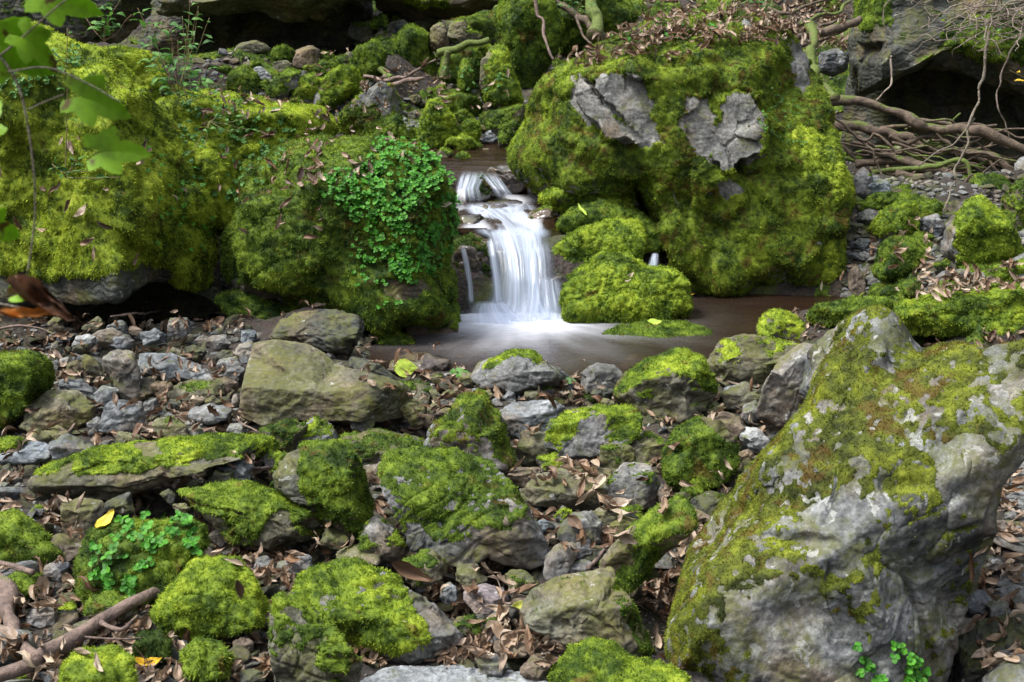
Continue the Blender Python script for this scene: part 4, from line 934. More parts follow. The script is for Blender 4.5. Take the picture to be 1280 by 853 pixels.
water_thing('waterfall', 'silky white main waterfall dropping into the pool', 'waterfall', [
    sheet([(285, 604, 686, 7.42), (296, 607, 688, 7.22), (312, 611, 690, 7.08), (340, 614, 690, 7.0), (370, 608, 694, 6.95), (408, 590, 708, 6.88)], seed=1, dens=.42),
    sheet([(284, 612, 672, 7.36), (300, 616, 680, 7.14), (320, 628, 676, 7.03), (350, 632, 676, 6.93), (380, 628, 684, 6.88), (410, 606, 706, 6.82)], seed=2, dens=.58, bulge=.06),
    sheet([(300, 640, 694, 7.12), (325, 648, 696, 7.0), (352, 650, 698, 6.9), (378, 644, 702, 6.84), (405, 630, 706, 6.78)], seed=3, dens=.34, edge=.4),
    sheet([(345, 668, 702, 6.98), (365, 668, 706, 6.93), (385, 668, 712, 6.88), (410, 664, 722, 6.84)], seed=4, dens=.42, edge=.35),
    sheet([(375, 590, 640, 6.93), (390, 578, 665, 6.84), (408, 570, 700, 6.76), (425, 562, 720, 6.60)], seed=5, dens=.5, edge=.35, endfade=.5)])
water_thing('cascade', 'white upper cascade sliding over the stones above the main fall', 'waterfall', [
    sheet([(252, 575, 668, 8.0), (262, 578, 678, 7.85), (275, 582, 688, 7.6), (290, 590, 692, 7.36), (300, 606, 694, 7.16)], seed=6, dens=.35, bulge=.02, endfade=.25),
    sheet([(256, 580, 640, 7.95), (268, 596, 668, 7.75), (282, 618, 682, 7.45), (298, 630, 690, 7.15)], seed=7, dens=.5, bulge=.03, endfade=.25)])
water_thing('cascade', 'small veil of water over the rounded stone at the stream head', 'waterfall', [
    sheet([(212, 578, 606, 8.3), (222, 572, 606, 8.1), (236, 569, 600, 8.0), (256, 568, 606, 7.92)], seed=8, dens=.55, bulge=.02, endfade=.4, topfade=.5),
    sheet([(214, 596, 620, 8.28), (222, 602, 626, 8.08), (236, 614, 636, 8.0), (252, 622, 650, 7.95)], seed=9, dens=.4, bulge=.02, endfade=.4, topfade=.5)])
water_thing('water_jet', 'thin double trickle of water falling left of the main waterfall', 'trickle', [
    sheet([(304, 573, 582, 7.12), (330, 578, 588, 7.02), (355, 583, 592, 6.98), (382, 584, 594, 6.95)], nu=14, seed=10, dens=.6, bulge=.01, edge=.4),
    sheet([(296, 606, 618, 7.1), (320, 610, 622, 7.0), (350, 614, 628, 6.96), (388, 616, 632, 6.9)], nu=14, seed=11, dens=.75, bulge=.01, edge=.4)])
water_thing('water_jet', 'tiny second trickle between moss mounds to the right of the waterfall', 'trickle', [
    sheet([(316, 814, 824, 7.28), (324, 812, 824, 7.2), (334, 808, 824, 7.12)], nu=12, nv=30, seed=12, dens=.6, bulge=.01, edge=.4)])

# =================================================================== TUBES (roots, branches, stems)
def catmull(P, n=8):
    P = np.array(P, float)
    Q = np.concatenate([2 * P[:1] - P[1:2], P, 2 * P[-1:] - P[-2:-1]])
    out = []
    for i in range(len(P) - 1):
        p0, p1, p2, p3 = Q[i:i + 4]
        for t in np.linspace(0, 1, n, endpoint=False):
            out.append(.5 * (2 * p1 + (p2 - p0) * t + (2 * p0 - 5 * p1 + 4 * p2 - p3) * t * t + (3 * p1 - p0 - 3 * p2 + p3) * t ** 3))
    out.append(P[-1]); return np.array(out)
def tube(P, r0, r1, k=8, n=8, bump=.15, seed=0, bend=0.0):
    C = catmull(P, n); m = len(C)
    if bend:
        C = C + bend * np.stack([perlin(C * 9 + seed), perlin(C * 9 + seed + 20), perlin(C * 9 + seed + 40)], -1) * np.sin(np.linspace(0, np.pi, m))[:, None]
    T = np.gradient(C, axis=0); T /= np.linalg.norm(T, axis=1)[:, None] + 1e-12
    ref = np.array([.13, .4, .9]); A = np.cross(T, ref); A /= np.linalg.norm(A, axis=1)[:, None] + 1e-12
    B = np.cross(T, A)
    R = np.linspace(r0, r1, m)
    th = np.arange(k) / k * 2 * np.pi
    V = C[:, None] + R[:, None, None] * (np.cos(th)[None, :, None] * A[:, None] + np.sin(th)[None, :, None] * B[:, None])
    V = V.reshape(-1, 3)
    Ctr = np.repeat(C, k, 0)
    nz = perlin(V * min(6 / max(r0, .002) * .03, 60) + seed)
    V = V + (V - Ctr) * (nz * bump * 2)[:, None]
    ii = np.arange(m * k).reshape(m, k)
    F = np.stack([ii[:-1], np.roll(ii, -1, 1)[:-1], np.roll(ii, -1, 1)[1:], ii[1:]], -1).reshape(-1, 4)
    c0 = len(V); V = np.concatenate([V, C[:1], C[-1:]])
    caps = [[c0, ii[0, (j + 1) % k], ii[0, j], ii[0, j]] for j in range(k)] + [[c0 + 1, ii[-1, j], ii[-1, (j + 1) % k], ii[-1, (j + 1) % k]] for j in range(k)]
    return V, F, np.array(caps)
def tubes_mesh(name, lst, mat, base):
    bm_V, bm_F, tris, o_ = [], [], [], 0
    for V, F, c in lst:
        bm_V.append(V - base); bm_F.append(F + o_); tris.append(c[:, :3] + o_); o_ += len(V)
    V = np.concatenate(bm_V); F = np.concatenate(bm_F); Tr = np.concatenate(tris)
    F = np.concatenate([F[:, [0, 1, 2]], F[:, [0, 2, 3]], Tr])
    return mesh_np(name, V, F, mat, attrs={'rnd': np.zeros(len(V))})
def px3(pts): return np.array([at(a, b, c) if c > 0 else at(a, b, ground_hit([a], [b])[0][1] + c) for a, b, c in pts])
def root(label, pts, r0, r1, mat='root', side=(), name='root', cat='root', k=10, bend=.03, bump=.22, **kw):
    P = px3(pts); base = P[0].copy()
    o = link(name, tubes_mesh(name, [tube(P, r0, r1, k, 12, bump, len(ROCKS) + r0 * 999, bend)], M[mat], base), None, base, label=label, category=cat, **kw)
    for i, (sp, a, b) in enumerate(side):
        link('side_root' if cat == 'root' else 'twig', tubes_mesh('side', [tube(px3(sp), a, b, 6, 6, .15, i, bend * .5)], M[mat], base), o)
    return o
# root tangle on the right
root('long thick root sweeping across the cave mouth with a mossy right end', [(1010, 128, 9.2), (1040, 125, 9.2), (1085, 128, 9.15), (1130, 146, 9.1), (1165, 160, 9.05), (1205, 160, 9.0), (1245, 172, 8.95), (1300, 196, 8.9)], .030, .030, 'root', [([(1165, 160, 9.05), (1185, 180, 9.0), (1200, 196, 9.0)], .012, .006), ([(1040, 125, 9.2), (1030, 150, 9.1), (1040, 172, 9.1)], .008, .004)])
root('thick pale root second from the top of the tangle', [(1030, 160, 9.4), (1070, 158, 9.35), (1110, 168, 9.3), (1150, 178, 9.25), (1190, 190, 9.2), (1240, 205, 9.15), (1300, 225, 9.1)], .034, .028, 'root')
root('thick brown root in the middle of the tangle', [(1070, 206, 9.0), (1110, 200, 9.0), (1150, 208, 8.95), (1190, 222, 8.9), (1215, 240, 8.85)], .030, .036, 'root', [([(1150, 208, 8.95), (1130, 225, 8.9), (1112, 234, 8.85)], .01, .005)])
root('mossy green root arching through the lower tangle', [(1090, 216, 8.9), (1130, 212, 8.9), (1170, 208, 8.85), (1200, 202, 8.8), (1215, 220, 8.75), (1205, 245, 8.7)], .018, .014, 'mossroot')
root('lower brown root curving down to the stones', [(1120, 218, 8.8), (1150, 222, 8.78), (1185, 226, 8.75), (1200, 240, 8.7), (1190, 258, 8.65)], .026, .016, 'root')
root('thin root crossing in front of the tangle', [(1036, 155, 8.95), (1070, 170, 8.9), (1085, 188, 8.85), (1100, 215, 8.8), (1112, 234, 8.75)], .009, .005, 'root')
root('right-hand root running off the photo edge', [(1200, 190, 9.0), (1235, 196, 8.95), (1265, 212, 8.9), (1300, 226, 8.85)], .026, .030, 'root', [([(1235, 196, 8.95), (1245, 215, 8.9), (1275, 225, 8.9)], .012, .006)])
root('thin upper root behind the long thick root', [(1100, 160, 9.35), (1150, 158, 9.3), (1190, 168, 9.3), (1230, 172, 9.25), (1260, 185, 9.2), (1300, 190, 9.2)], .012, .010, 'root')
root('slender forked root low in the tangle', [(1160, 232, 8.6), (1190, 236, 8.6), (1225, 220, 8.55), (1262, 236, 8.55), (1285, 250, 8.5)], .010, .006, 'root', [([(1225, 220, 8.55), (1245, 204, 8.55), (1262, 200, 8.55)], .006, .003)])
root('mossy root standing upright beside the giant boulder', [(1012, 32, 9.6), (1018, 50, 9.4), (1014, 75, 9.2), (1020, 100, 9.0), (1036, 118, 8.9), (1046, 122, 8.8)], .034, .030, 'mossroot')
root('brown root joining the upright mossy root from the right', [(1012, 40, 9.6), (1035, 40, 9.65), (1060, 32, 9.7), (1075, 24, 9.8)], .030, .03, 'root')
root('broken mossy root end at the right foot of the giant boulder', [(1042, 232, 8.3), (1062, 245, 8.25), (1080, 258, 8.2), (1100, 268, 8.15)], .034, .022, 'mossroot')
root('long mossy branch lying across the gully below the overhang', [(548, 66, 10.3), (565, 62, 10.25), (590, 55, 10.2), (612, 50, 10.2)], .028, .024, 'mossroot', name='fallen_branch', cat='branch')
root('mossy stump-like branch standing at the centre of the gully', [(556, 98, 10.2), (555, 80, 10.2), (560, 64, 10.2)], .032, .026, 'mossroot', name='fallen_branch', cat='branch')
root('thin dead branch leaning by the brown roots above the gully', [(668, -10, 10.2), (672, 15, 10.15), (680, 30, 10.1), (684, 60, 10.0), (692, 75, 9.95)], .013, .009, 'deadwood', name='fallen_branch', cat='branch')
root('thick dead stem leaning across the top behind the giant boulder', [(660, -20, 10.9), (700, 5, 10.8), (735, 30, 10.7), (760, 52, 10.5)], .03, .03, 'root', name='fallen_branch', cat='branch', side=[([(720, 20, 10.7), (730, 45, 10.5), (745, 62, 10.3)], .012, .006)])
root('mossy upright trunk stub at the top left of the giant boulder', [(735, -30, 11.0), (740, 0, 10.8), (748, 25, 10.5), (742, 45, 10.3)], .045, .055, 'mossroot', name='tree_stub', cat='tree stub')
root('brown branch lying below the gully bench', [(455, 95, 9.8), (490, 100, 9.6), (520, 88, 9.5), (545, 75, 9.5)], .014, .008, 'deadwood', name='fallen_branch', cat='branch', side=[([(488, 108, 9.5), (515, 100, 9.45), (530, 98, 9.4)], .018, .01)])
root('mossy half-buried branch at the left of the gully bench', [(452, 70, 10.4), (465, 80, 10.2), (480, 90, 10.0), (490, 98, 9.9)], .03, .025, 'mossroot', name='fallen_branch', cat='branch')
for i, (lb, p) in enumerate([
    ('slanting root on the leafy slope, nearest the cave boulder', [(985, 62, 10.2), (1010, 52, 10.3), (1040, 44, 10.4), (1058, 36, 10.5)]),
    ('curved root highest on the leafy slope', [(960, 10, 11.4), (985, 18, 11.3), (1010, 5, 11.5), (1040, 0, 11.6)]),
    ('mossy slim root in the middle of the leafy slope', [(1000, 30, 10.9), (1025, 20, 11.0), (1050, 12, 11.1), (1062, 2, 11.2)]),
    ('straight thin root low on the leafy slope', [(995, 48, 10.5), (1020, 36, 10.7), (1045, 26, 10.8)])]):
    root(lb, p, .016, .011, 'mossroot' if i == 2 else 'root')
# thinner roots woven through the tangle
rt = np.random.default_rng(404)
for i in range(34):
    x0 = rt.uniform(1035, 1150); y0 = rt.uniform(150, 235); Y0 = rt.uniform(8.9, 9.5); n_ = 5; w_ = rt.uniform(70, 230); sl = rt.uniform(-.1, .45)
    P_ = [(x0 + w_ * k / n_ + rt.normal() * 4, y0 + sl * w_ * k / n_ + rt.normal() * 7, Y0 - .03 * k) for k in range(n_ + 1)]
    root('thin brown root woven through the tangle at the right', P_, rt.uniform(.006, .015), rt.uniform(.004, .008), 'root' if i % 5 else 'mossroot', group='thin roots of the tangle', k=7)
# dead branches in the foreground
root('thick dead branch lying at the bottom left', [(-20, 850, -.10), (40, 828, -.10), (90, 800, -.10), (130, 775, -.10), (170, 752, -.10), (212, 732, -.10)], .022, .013, 'deadwood', [([(125, 778, -.10), (150, 788, -.10), (172, 770, -.10)], .008, .004), ([(100, 796, -.10), (150, 800, -.10), (200, 795, -.10)], .004, .002)], name='dead_branch', cat='branch', k=16, bend=.012, bump=.42)
root('forked dead branch at the left edge', [(-30, 712, -.10), (0, 722, -.10), (8, 760, -.10), (25, 800, -.10), (45, 830, -.10)], .020, .02, 'deadwood', [([(-20, 700, -.10), (15, 708, -.10), (42, 716, -.10)], .012, .010)], name='dead_branch', cat='branch', k=16, bend=.012, bump=.42)
for lb, p, r_ in [
    ('thin brown stick lying on leaves near the lichen slab', [(270, 512, -.06), (295, 525, -.06), (322, 540, -.06)], .006),
    ('pale stick on the gravel below the overhanging boulder', [(138, 396, -.06), (175, 392, -.06), (215, 385, -.06), (256, 374, -.06)], .006),
    ('dark curved stick on the gravel at the left edge', [(-5, 412, -.06), (25, 406, -.06), (50, 410, -.06), (68, 418, -.06)], .006),
    ('reddish stick between the lichen-dotted boulder and the dome', [(896, 474, -.06), (920, 482, -.06), (945, 490, -.06)], .008),
    ('purple-brown stick leaning on the cube-like boulder', [(735, 710, -.06), (750, 695, -.06), (762, 682, -.06)], .008),
    ('brown stick stuck under the long flat slab', [(294, 590, -.06), (315, 586, -.06), (336, 584, -.06)], .009),
    ('thin stick propped against the wide olive stone', [(86, 540, -.06), (105, 520, -.06), (116, 506, -.06)], .005),
    ('slim twig near the dark branch in the lower left leaves', [(180, 745, -.06), (220, 722, -.06), (236, 715, -.06)], .004),
    ('dry stick lying by the pool under the log-like mossy stone', [(1120, 378, -.06), (1150, 376, -.06), (1178, 382, -.06)], .006)]:
    root(lb, p, r_, r_ * .6, 'deadwood', name='stick', cat='stick', k=7, bend=.012)
root('bent dark upright twig hanging from the massive dark boulder', [(1114, 70, 9.0), (1112, 95, 8.95), (1108, 112, 8.9), (1095, 126, 8.9)], .007, .005, 'twig', name='hanging_vine', cat='vine', k=6)
root('long hanging woody vine in front of the root tangle', [(1236, 40, 8.4), (1232, 70, 8.35), (1222, 120, 8.3), (1210, 160, 8.2), (1202, 190, 8.15), (1190, 230, 8.05), (1180, 262, 7.95), (1172, 292, 7.9)], .010, .004, 'darktwig',
     [([(1218, 148, 8.25), (1195, 178, 8.2), (1170, 192, 8.2), (1148, 208, 8.2)], .006, .004)], name='hanging_vine', cat='vine', k=7)
root('thin vine loop hanging near the right edge', [(1285, 38, 8.3), (1262, 62, 8.3), (1252, 95, 8.3), (1250, 130, 8.3), (1256, 155, 8.3), (1262, 172, 8.3)], .006, .004, 'twig', name='hanging_vine', cat='vine', k=6)
# bare shrub
rg = np.random.default_rng(5)
lst = []
org = [at(1300, 0, 8.3), at(1290, 40, 8.3), at(1250, -20, 8.4)]
for i in range(46):
    o_ = org[i % 3]; tgt = at(rg.uniform(1135, 1285), rg.uniform(-5, 62), rg.uniform(7.9, 8.7))
    mid = (o_ + tgt) / 2 + rg.normal(size=3) * .05
    P = [o_, mid, tgt, tgt + rg.normal(size=3) * .05 + (tgt - mid) * .2]
    lst.append(tube(np.array(P), .0045, .0016, 4, 6, .1, i, .06))
base = org[0]
sh = link('bare_shrub', tubes_mesh('bare_shrub', lst, M['twig'], base), None, base, label='tangle of pale leafless twigs hanging in the upper right corner', category='bare shrub')
root('single pale twig curling left out of the bare shrub', [(1125, -10, 8.4), (1105, 8, 8.4), (1108, 35, 8.4), (1125, 46, 8.4), (1148, 53, 8.4)], .004, .002, 'twig', name='twig', cat='twig', k=5)

# =================================================================== LEAVES
def leaf_shape(L, W, curl, twist, fold, rng, kind='ovate', nl=9, nw=4):
    u = np.linspace(0, 1, nl); v = np.linspace(-1, 1, nw * 2 + 1)
    if kind == 'ovate': prof = np.sin(np.pi * u ** .8) ** .8 * (1 - .25 * u)
    elif kind == 'lance': prof = np.sin(np.pi * u ** .9) ** 1.1 * .6
    elif kind == 'round': prof = np.sqrt(np.clip(1 - (2 * u - 1) ** 2, 0, 1)) * 1.0
    else: prof = np.array([0, .75, .55, 1.0, .6, .8, .45, .35, 0])[:nl]
    V = []
    for a, p in zip(u, prof):
        for b in v:
            x = (a - .5) * L; y = b * p * W / 2 * (1 - abs(fold) * .35)
            z = abs(b) ** 1.2 * p * W / 2 * fold + curl * L * ((a - .5) ** 2) * 1.6
            z += .05 * W * math.sin(a * 9 + b * 2.1 + curl * 7)
            t = twist * (a - .5); y, z = y * math.cos(t) - z * math.sin(t), y * math.sin(t) + z * math.cos(t)
            V.append((x, y, z))
    V = np.array(V); V += rng.normal(size=V.shape) * W * .018
    n = len(v); ii = np.arange(len(V)).reshape(nl, n)
    F = np.stack([ii[:-1, :-1], ii[1:, :-1], ii[1:, 1:], ii[:-1, 1:]], -1).reshape(-1, 4)
    V[:, 2] -= V[:, 2].min()
    return V, F
rl = np.random.default_rng(99)
LEAFV = [leaf_shape(.070 * rl.uniform(.8, 1.2), .034 * rl.uniform(.7, 1.3), rl.uniform(-.9, 1.3), rl.uniform(-1.8, 1.8), rl.uniform(.1, 1.1), rl, ['ovate', 'lance', 'ovate', 'lobed'][i % 4]) for i in range(14)]
def solid(V, F, t=.0007):
    """give a leaf its thickness"""
    n = len(V); V2 = np.concatenate([V + [0, 0, t], V]); F2 = np.concatenate([F, F[:, ::-1] + n]); return V2, F2
LEAFM = [mesh_np('leaf', *solid(V, F), M['dry_leaf'], attrs={'rnd': np.zeros(2 * len(V))}) for V, F in LEAFV]

dg = bpy.context.evaluated_depsgraph_get()
bpy.context.view_layer.update()
dg.update()
def cast(px, py):
    d = Vector(ray(px, py)).normalized()
    r = SC.ray_cast(dg, Vector(CAM), d)
    return r  # hit, loc, normal, idx, obj, mat
def near_short(px, py):
    best, bd = None, 1e9
    for pts, sh_, (cx, cy), o in ROCKS:
        d = np.min(np.hypot(pts[:, 0] - px, pts[:, 1] - py))
        d = min(d, math.hypot(cx - px, cy - py))
        if sh_ and len(sh_.split()) <= 4 and d < bd: best, bd, c = sh_, d, (cx, cy, pts)
    cx, cy, pts = c
    if inpoly(np.array([px]), np.array([py]), pts)[0]: return 'on the ' + best
    dx, dy = px - cx, py - cy
    w, h = np.ptp(pts[:, 0]) / 2, np.ptp(pts[:, 1]) / 2
    if abs(dx) / w > abs(dy) / h: return ('right of the ' if dx > 0 else 'left of the ') + best
    return ('below the ' if dy > 0 else 'above the ') + best
from mathutils import Quaternion, Matrix
def frame(nrm, rng, tilt=.35):
    n = Vector(nrm) + Vector(rng.normal(size=3) * tilt); n.normalize()
    q = n.to_track_quat('Z', 'Y'); return q @ Quaternion((0, 0, 1), rng.uniform(0, 6.28))

# ---- cobbles: real small stones in the gaps between the named rocks
_MASK = np.zeros((853, 1280), bool)
for pts, _, c, o in ROCKS:
    if o['label'].startswith(('black', 'dark wet boulder', 'flat grey overhang', 'mossy dark bank')): continue
    x0, y0, x1, y1 = [int(v) for v in (max(0, pts[:, 0].min()), max(0, pts[:, 1].min()), min(1279, pts[:, 0].max() + 1), min(852, pts[:, 1].max() + 1))]
    if x1 <= x0 or y1 <= y0: continue
    gxx, gyy = np.meshgrid(np.arange(x0, x1 + 1), np.arange(y0, y1 + 1))
    _MASK[y0:y1 + 1, x0:x1 + 1] |= inpoly(gxx + .5, gyy + .5, pts)
def in_any(px, py):
    return bool(_MASK[min(852, max(0, int(py))), min(1279, max(0, int(px)))])
COB = []
for i in range(14):
    D_, F_ = ico(4)
    rg = np.random.default_rng(300 + i)
    NN = rg.normal(size=(12, 3)); NN /= np.linalg.norm(NN, axis=1)[:, None]
    q_ = np.clip(D_ @ NN.T / rg.uniform(.75, 1.05, 12), 0, None); r_ = ((q_ ** 16).sum(1) + 1e-4) ** (-1 / 16)
    V_ = D_ * np.minimum(r_, 1.5)[:, None] * np.array([1, rg.uniform(.6, .95), rg.uniform(.3, .7)])
    V_ = V_ + D_ * (.05 * fbm(V_ * 1.6 + i * 3, 3) + .02 * facets(V_ * 3 + i)[0])[:, None]
    COB.append((V_ * .5 / .95, F_))
COBM = [mesh_np('cobble', V_, F_, M[m_]) for m_ in ('grey', 'blue', 'olive', 'brown', 'dark') for V_, F_ in COB]
COBT = ['grey', 'blue-grey', 'olive', 'brown', 'dark']
spots = []
rg = np.random.default_rng(77)
zones = [([(100, 380), (440, 400), (520, 440), (640, 440), (760, 470), (620, 500), (300, 540), (180, 545), (60, 545), (0, 430)], 260, (9, 22)),
         ([(0, 560), (350, 540), (700, 480), (960, 480), (980, 560), (880, 660), (820, 720), (700, 853), (0, 853)], 250, (12, 36)),
         ([(1085, 165), (1290, 165), (1290, 245), (1085, 245)], 60, (8, 18)),
         ([(1040, 300), (1280, 230), (1280, 360), (1180, 380), (1060, 380)], 70, (8, 18)),
         ([(420, 90), (640, 40), (660, 180), (560, 200), (420, 150)], 60, (7, 18)),
         ([(230, 40), (480, 20), (480, 100), (380, 130), (250, 100)], 40, (7, 18)),
         ([(1180, 660), (1280, 650), (1280, 853), (1180, 853)], 22, (10, 26))]
placed = []
for poly, cnt, (a, b) in zones:
    pa = np.array(poly); k = 0; tries = 0
    while k < cnt and tries < 9000:
        tries += 1
        px_, py_ = rg.uniform(pa[:, 0].min(), pa[:, 0].max()), rg.uniform(pa[:, 1].min(), pa[:, 1].max())
        if not inpoly(np.array([px_]), np.array([py_]), pa)[0] or in_any(px_, py_): continue
        s_ = a + (b - a) * rg.random() ** 2.2
        if any(abs(px_ - q[0]) < (s_ + q[2]) * .42 and abs(py_ - q[1]) < (s_ + q[2]) * .26 for q in placed): continue
        h = cast(px_, py_)
        if not h[0] or h[4].name != 'ground' or h[1].y > 12.5: continue
        placed.append((px_, py_, s_)); spots.append((px_, py_, s_, np.array(h[1]))); k += 1
spots.sort(key=lambda s: -s[2])
print('cobbles', len(spots))
for i, (px_, py_, s_, L_) in enumerate(spots):
    far = L_[1] > 8
    mi = int(rg.choice([0, 1, 2, 3, 4], p=[.22, .12, .26, .16, .24] if not far else [.12, .08, .45, .1, .25]))
    me = COBM[mi * 14 + int(rg.integers(14))]
    sz_ = s_ * L_[1] / FPX * 1.08
    lab = 'small %s stone on the ground %s' % (COBT[mi], near_short(px_, py_).replace('on the', 'beside the'))
    if i < 300:
        o = link('small_stone', me, None, L_ + np.array([0, 0, sz_ * .10]), label=lab, category='stone', group='small stones between the boulders')
        o.rotation_euler = (rg.normal() * .3, rg.normal() * .3, rg.uniform(0, 6.28)); o.scale = (sz_, sz_, sz_)
rest = spots[300:]
# ---- gravel: everything smaller, one object
Vs, Fs, o_ = [], [], 0
D_, F_ = ico(2)
def add_gravel(L_, sz_):
    global o_
    R_ = np.linalg.qr(rg.normal(size=(3, 3)))[0]
    V_ = (D_ * (1 + rg.normal(size=(len(D_), 1)) * .13)) * np.array([.5, .36, .22]) @ R_ * sz_ + L_
    Vs.append(V_); Fs.append(F_ + o_); o_ += len(V_)
for px_, py_, s_, L_ in rest:
    V_, F2_ = COB[int(rg.integers(14))]; F_s, D_s = F_, D_
    R_ = Matrix.Rotation(rg.uniform(0, 6.28), 3, 'Z'); V_ = V_ @ np.array(R_).T * (s_ * L_[1] / FPX * 1.08) + L_
    Vs.append(V_); Fs.append(F2_ + o_); o_ += len(V_)
cnt = 0
for t_ in range(10000):
    px_, py_ = rg.uniform(0, 1280), rg.uniform(60, 853)
    if in_any(px_, py_): continue
    h = cast(px_, py_)
    if not h[0] or h[4].name != 'ground' or h[1].y > 12.3: continue
    add_gravel(np.array(h[1]), rg.uniform(3, 9) * h[1].y / FPX); cnt += 1
# the bed goes on beyond the edges of the view
for t_ in range(2600):
    sd_ = 1 if t_ % 3 else -1; y_ = rg.uniform(2.6, 9.5); x_ = sd_ * (y_ * .364 + .08 + rg.random() ** 1.5 * 2.2)
    if sd_ < 0 and y_ > 5.8: continue
    V_, F2_ = COB[int(rg.integers(14))]; k_ = .03 + .20 * rg.random() ** 4
    V_ = V_ @ np.array(Matrix.Rotation(rg.uniform(0, 6.28), 3, 'Z')).T * k_ + np.array([x_, y_, float(ground(x_, y_)) + k_ * .08])
    Vs.append(V_); Fs.append(F2_ + o_); o_ += len(V_)
print('gravel', cnt)
link('gravel', mesh_np('gravel', np.concatenate(Vs), np.concatenate(Fs), M['grey'], smooth=False), kind='stuff', label='loose gravel and grit filling the gaps between the stones', category='gravel')
bpy.context.view_layer.update(); dg.update()

# ---- dry leaves
lz = [([(430, 470), (560, 455), (640, 490), (600, 520), (500, 530), (440, 480)], 26, 1.0), ([(640, 480), (780, 470), (780, 500), (700, 505), (620, 500)], 22, 1.0),
      ([(190, 440), (300, 440), (310, 540), (180, 545)], 26, 1.0), ([(60, 410), (230, 380), (240, 440), (100, 440)], 22, .9), ([(0, 570), (60, 570), (60, 640), (0, 640)], 10, 1.0),
      ([(0, 690), (130, 690), (200, 853), (0, 853)], 26, 1.0), ([(290, 690), (370, 690), (350, 853), (290, 853)], 14, 1.1), ([(540, 710), (690, 710), (700, 840), (560, 835)], 34, 1.0),
      ([(660, 590), (860, 560), (870, 640), (760, 690), (680, 640)], 26, 1.1), ([(870, 500), (960, 480), (960, 570), (880, 640)], 16, 1.0), ([(1190, 640), (1280, 640), (1280, 853), (1190, 800)], 18, 1.0),
      ([(380, 60), (640, 90), (640, 150), (400, 150)], 30, 1.1), ([(250, 110), (430, 140), (560, 190), (400, 240), (260, 170)], 30, 1.1), ([(0, 150), (280, 150), (280, 330), (0, 330)], 10, 1.2),
      ([(690, 60), (850, 20), (1010, 30), (900, 70), (760, 80)], 34, 1.1), ([(1150, 330), (1280, 340), (1280, 370), (1150, 375)], 26, 1.0), ([(1060, 270), (1170, 280), (1160, 350), (1060, 360)], 16, 1.0),
      ([(880, 0), (1050, 0), (1060, 70), (1000, 60)], 30, 1.3), ([(30, 470), (120, 440), (180, 560), (60, 560)], 12, 1.0), ([(250, 195), (460, 190), (450, 300), (300, 300)], 12, 1.1)]
cand = []
rg = np.random.default_rng(55)
for poly, c_, sc_ in lz:
    pa = np.array(poly); k = 0; tr = 0
    while k < c_ and tr < 900:
        tr += 1
        px_, py_ = rg.uniform(pa[:, 0].min(), pa[:, 0].max()), rg.uniform(pa[:, 1].min(), pa[:, 1].max())
        if not inpoly(np.array([px_]), np.array([py_]), pa)[0]: continue
        h = cast(px_, py_)
        if not h[0] or h[2].z < .25 or h[1].y > 13: continue
        if not in_any(px_, py_) or h[1].y > 6.0 or rg.random() < .12:
            cand.append((px_, py_, np.array(h[1]), h[2].copy(), sc_, h[4].name)); k += 1
print('leaves', len(cand))
kinds = ['curled dry brown leaf', 'dry folded leaf', 'tan dead leaf']
for i, (px_, py_, L_, n_, sc_, on) in enumerate(cand[:]):
    sc2 = sc_ * rg.uniform(.6, 1.15)
    off = .012 if on.startswith(('boulder', 'rock')) else (.012 + .008 * max(L_[1] - 3.5, 0) if on.startswith('stone') else .004)
    if i % 4 != 3 or True:
        o = link('fallen_leaf', LEAFM[int(rg.integers(14))], None, L_ + np.array(n_) * off, label='dead leaf lying ' + near_short(px_, py_), category='leaf', group='dead leaves fallen among the stones')
        o.rotation_mode = 'QUATERNION'; o.rotation_quaternion = frame(n_, rg, .45); o.scale = (sc2,) * 3
        if i >= 300: LEFT = True
# keep the 300 that show largest as things; the rest, and the smaller litter, is one object
lv = [o for o in COL.objects if o.name.startswith('fallen_leaf')]
lv.sort(key=lambda o: -(o.scale[0] / o.location.y))
Vs, Fs, Rs, o_ = [], [], [], 0
def litter(L_, q_, sc_):
    global o_
    V_, F_ = LEAFV[int(rg.integers(14))]
    R_ = np.array(q_.to_matrix())
    Vs.append((V_ * sc_) @ R_.T + L_); Fs.append(F_ + o_); Rs.append(np.full(len(V_), rg.random())); o_ += len(V_)
for o in lv[290:]:
    litter(np.array(o.location), o.rotation_quaternion, o.scale[0]); bpy.data.objects.remove(o)
n_l = 0
def try_litter(px_, py_, p, smin=.45, smax=.95, rocks_ok=False):
    global n_l
    if rg.random() > p: return
    h = cast(px_, py_)
    if not h[0] or h[2].z < .2 or h[1].y > 14: return
    if not rocks_ok and not h[4].name.startswith(('ground', 'gravel', 'small_stone')) and not (h[4].name.startswith('rock') and h[2].z > .55 and rg.random() < .5): return
    litter(np.array(h[1]) + np.array(h[2]) * (.006 if not h[4].name.startswith(('b', 'rock', 'stone')) else .012 + .008 * max(h[1].y - 3.5, 0)), frame(h[2], rg, .5), rg.uniform(smin, smax)); n_l += 1
for t_ in range(9500):
    px_, py_ = rg.uniform(0, 1280), rg.uniform(380, 853)
    if perlin(np.array([[px_ / 70, py_ / 45, 7.7]]))[0] > -.3: try_litter(px_, py_, .95, .5, 1.15)
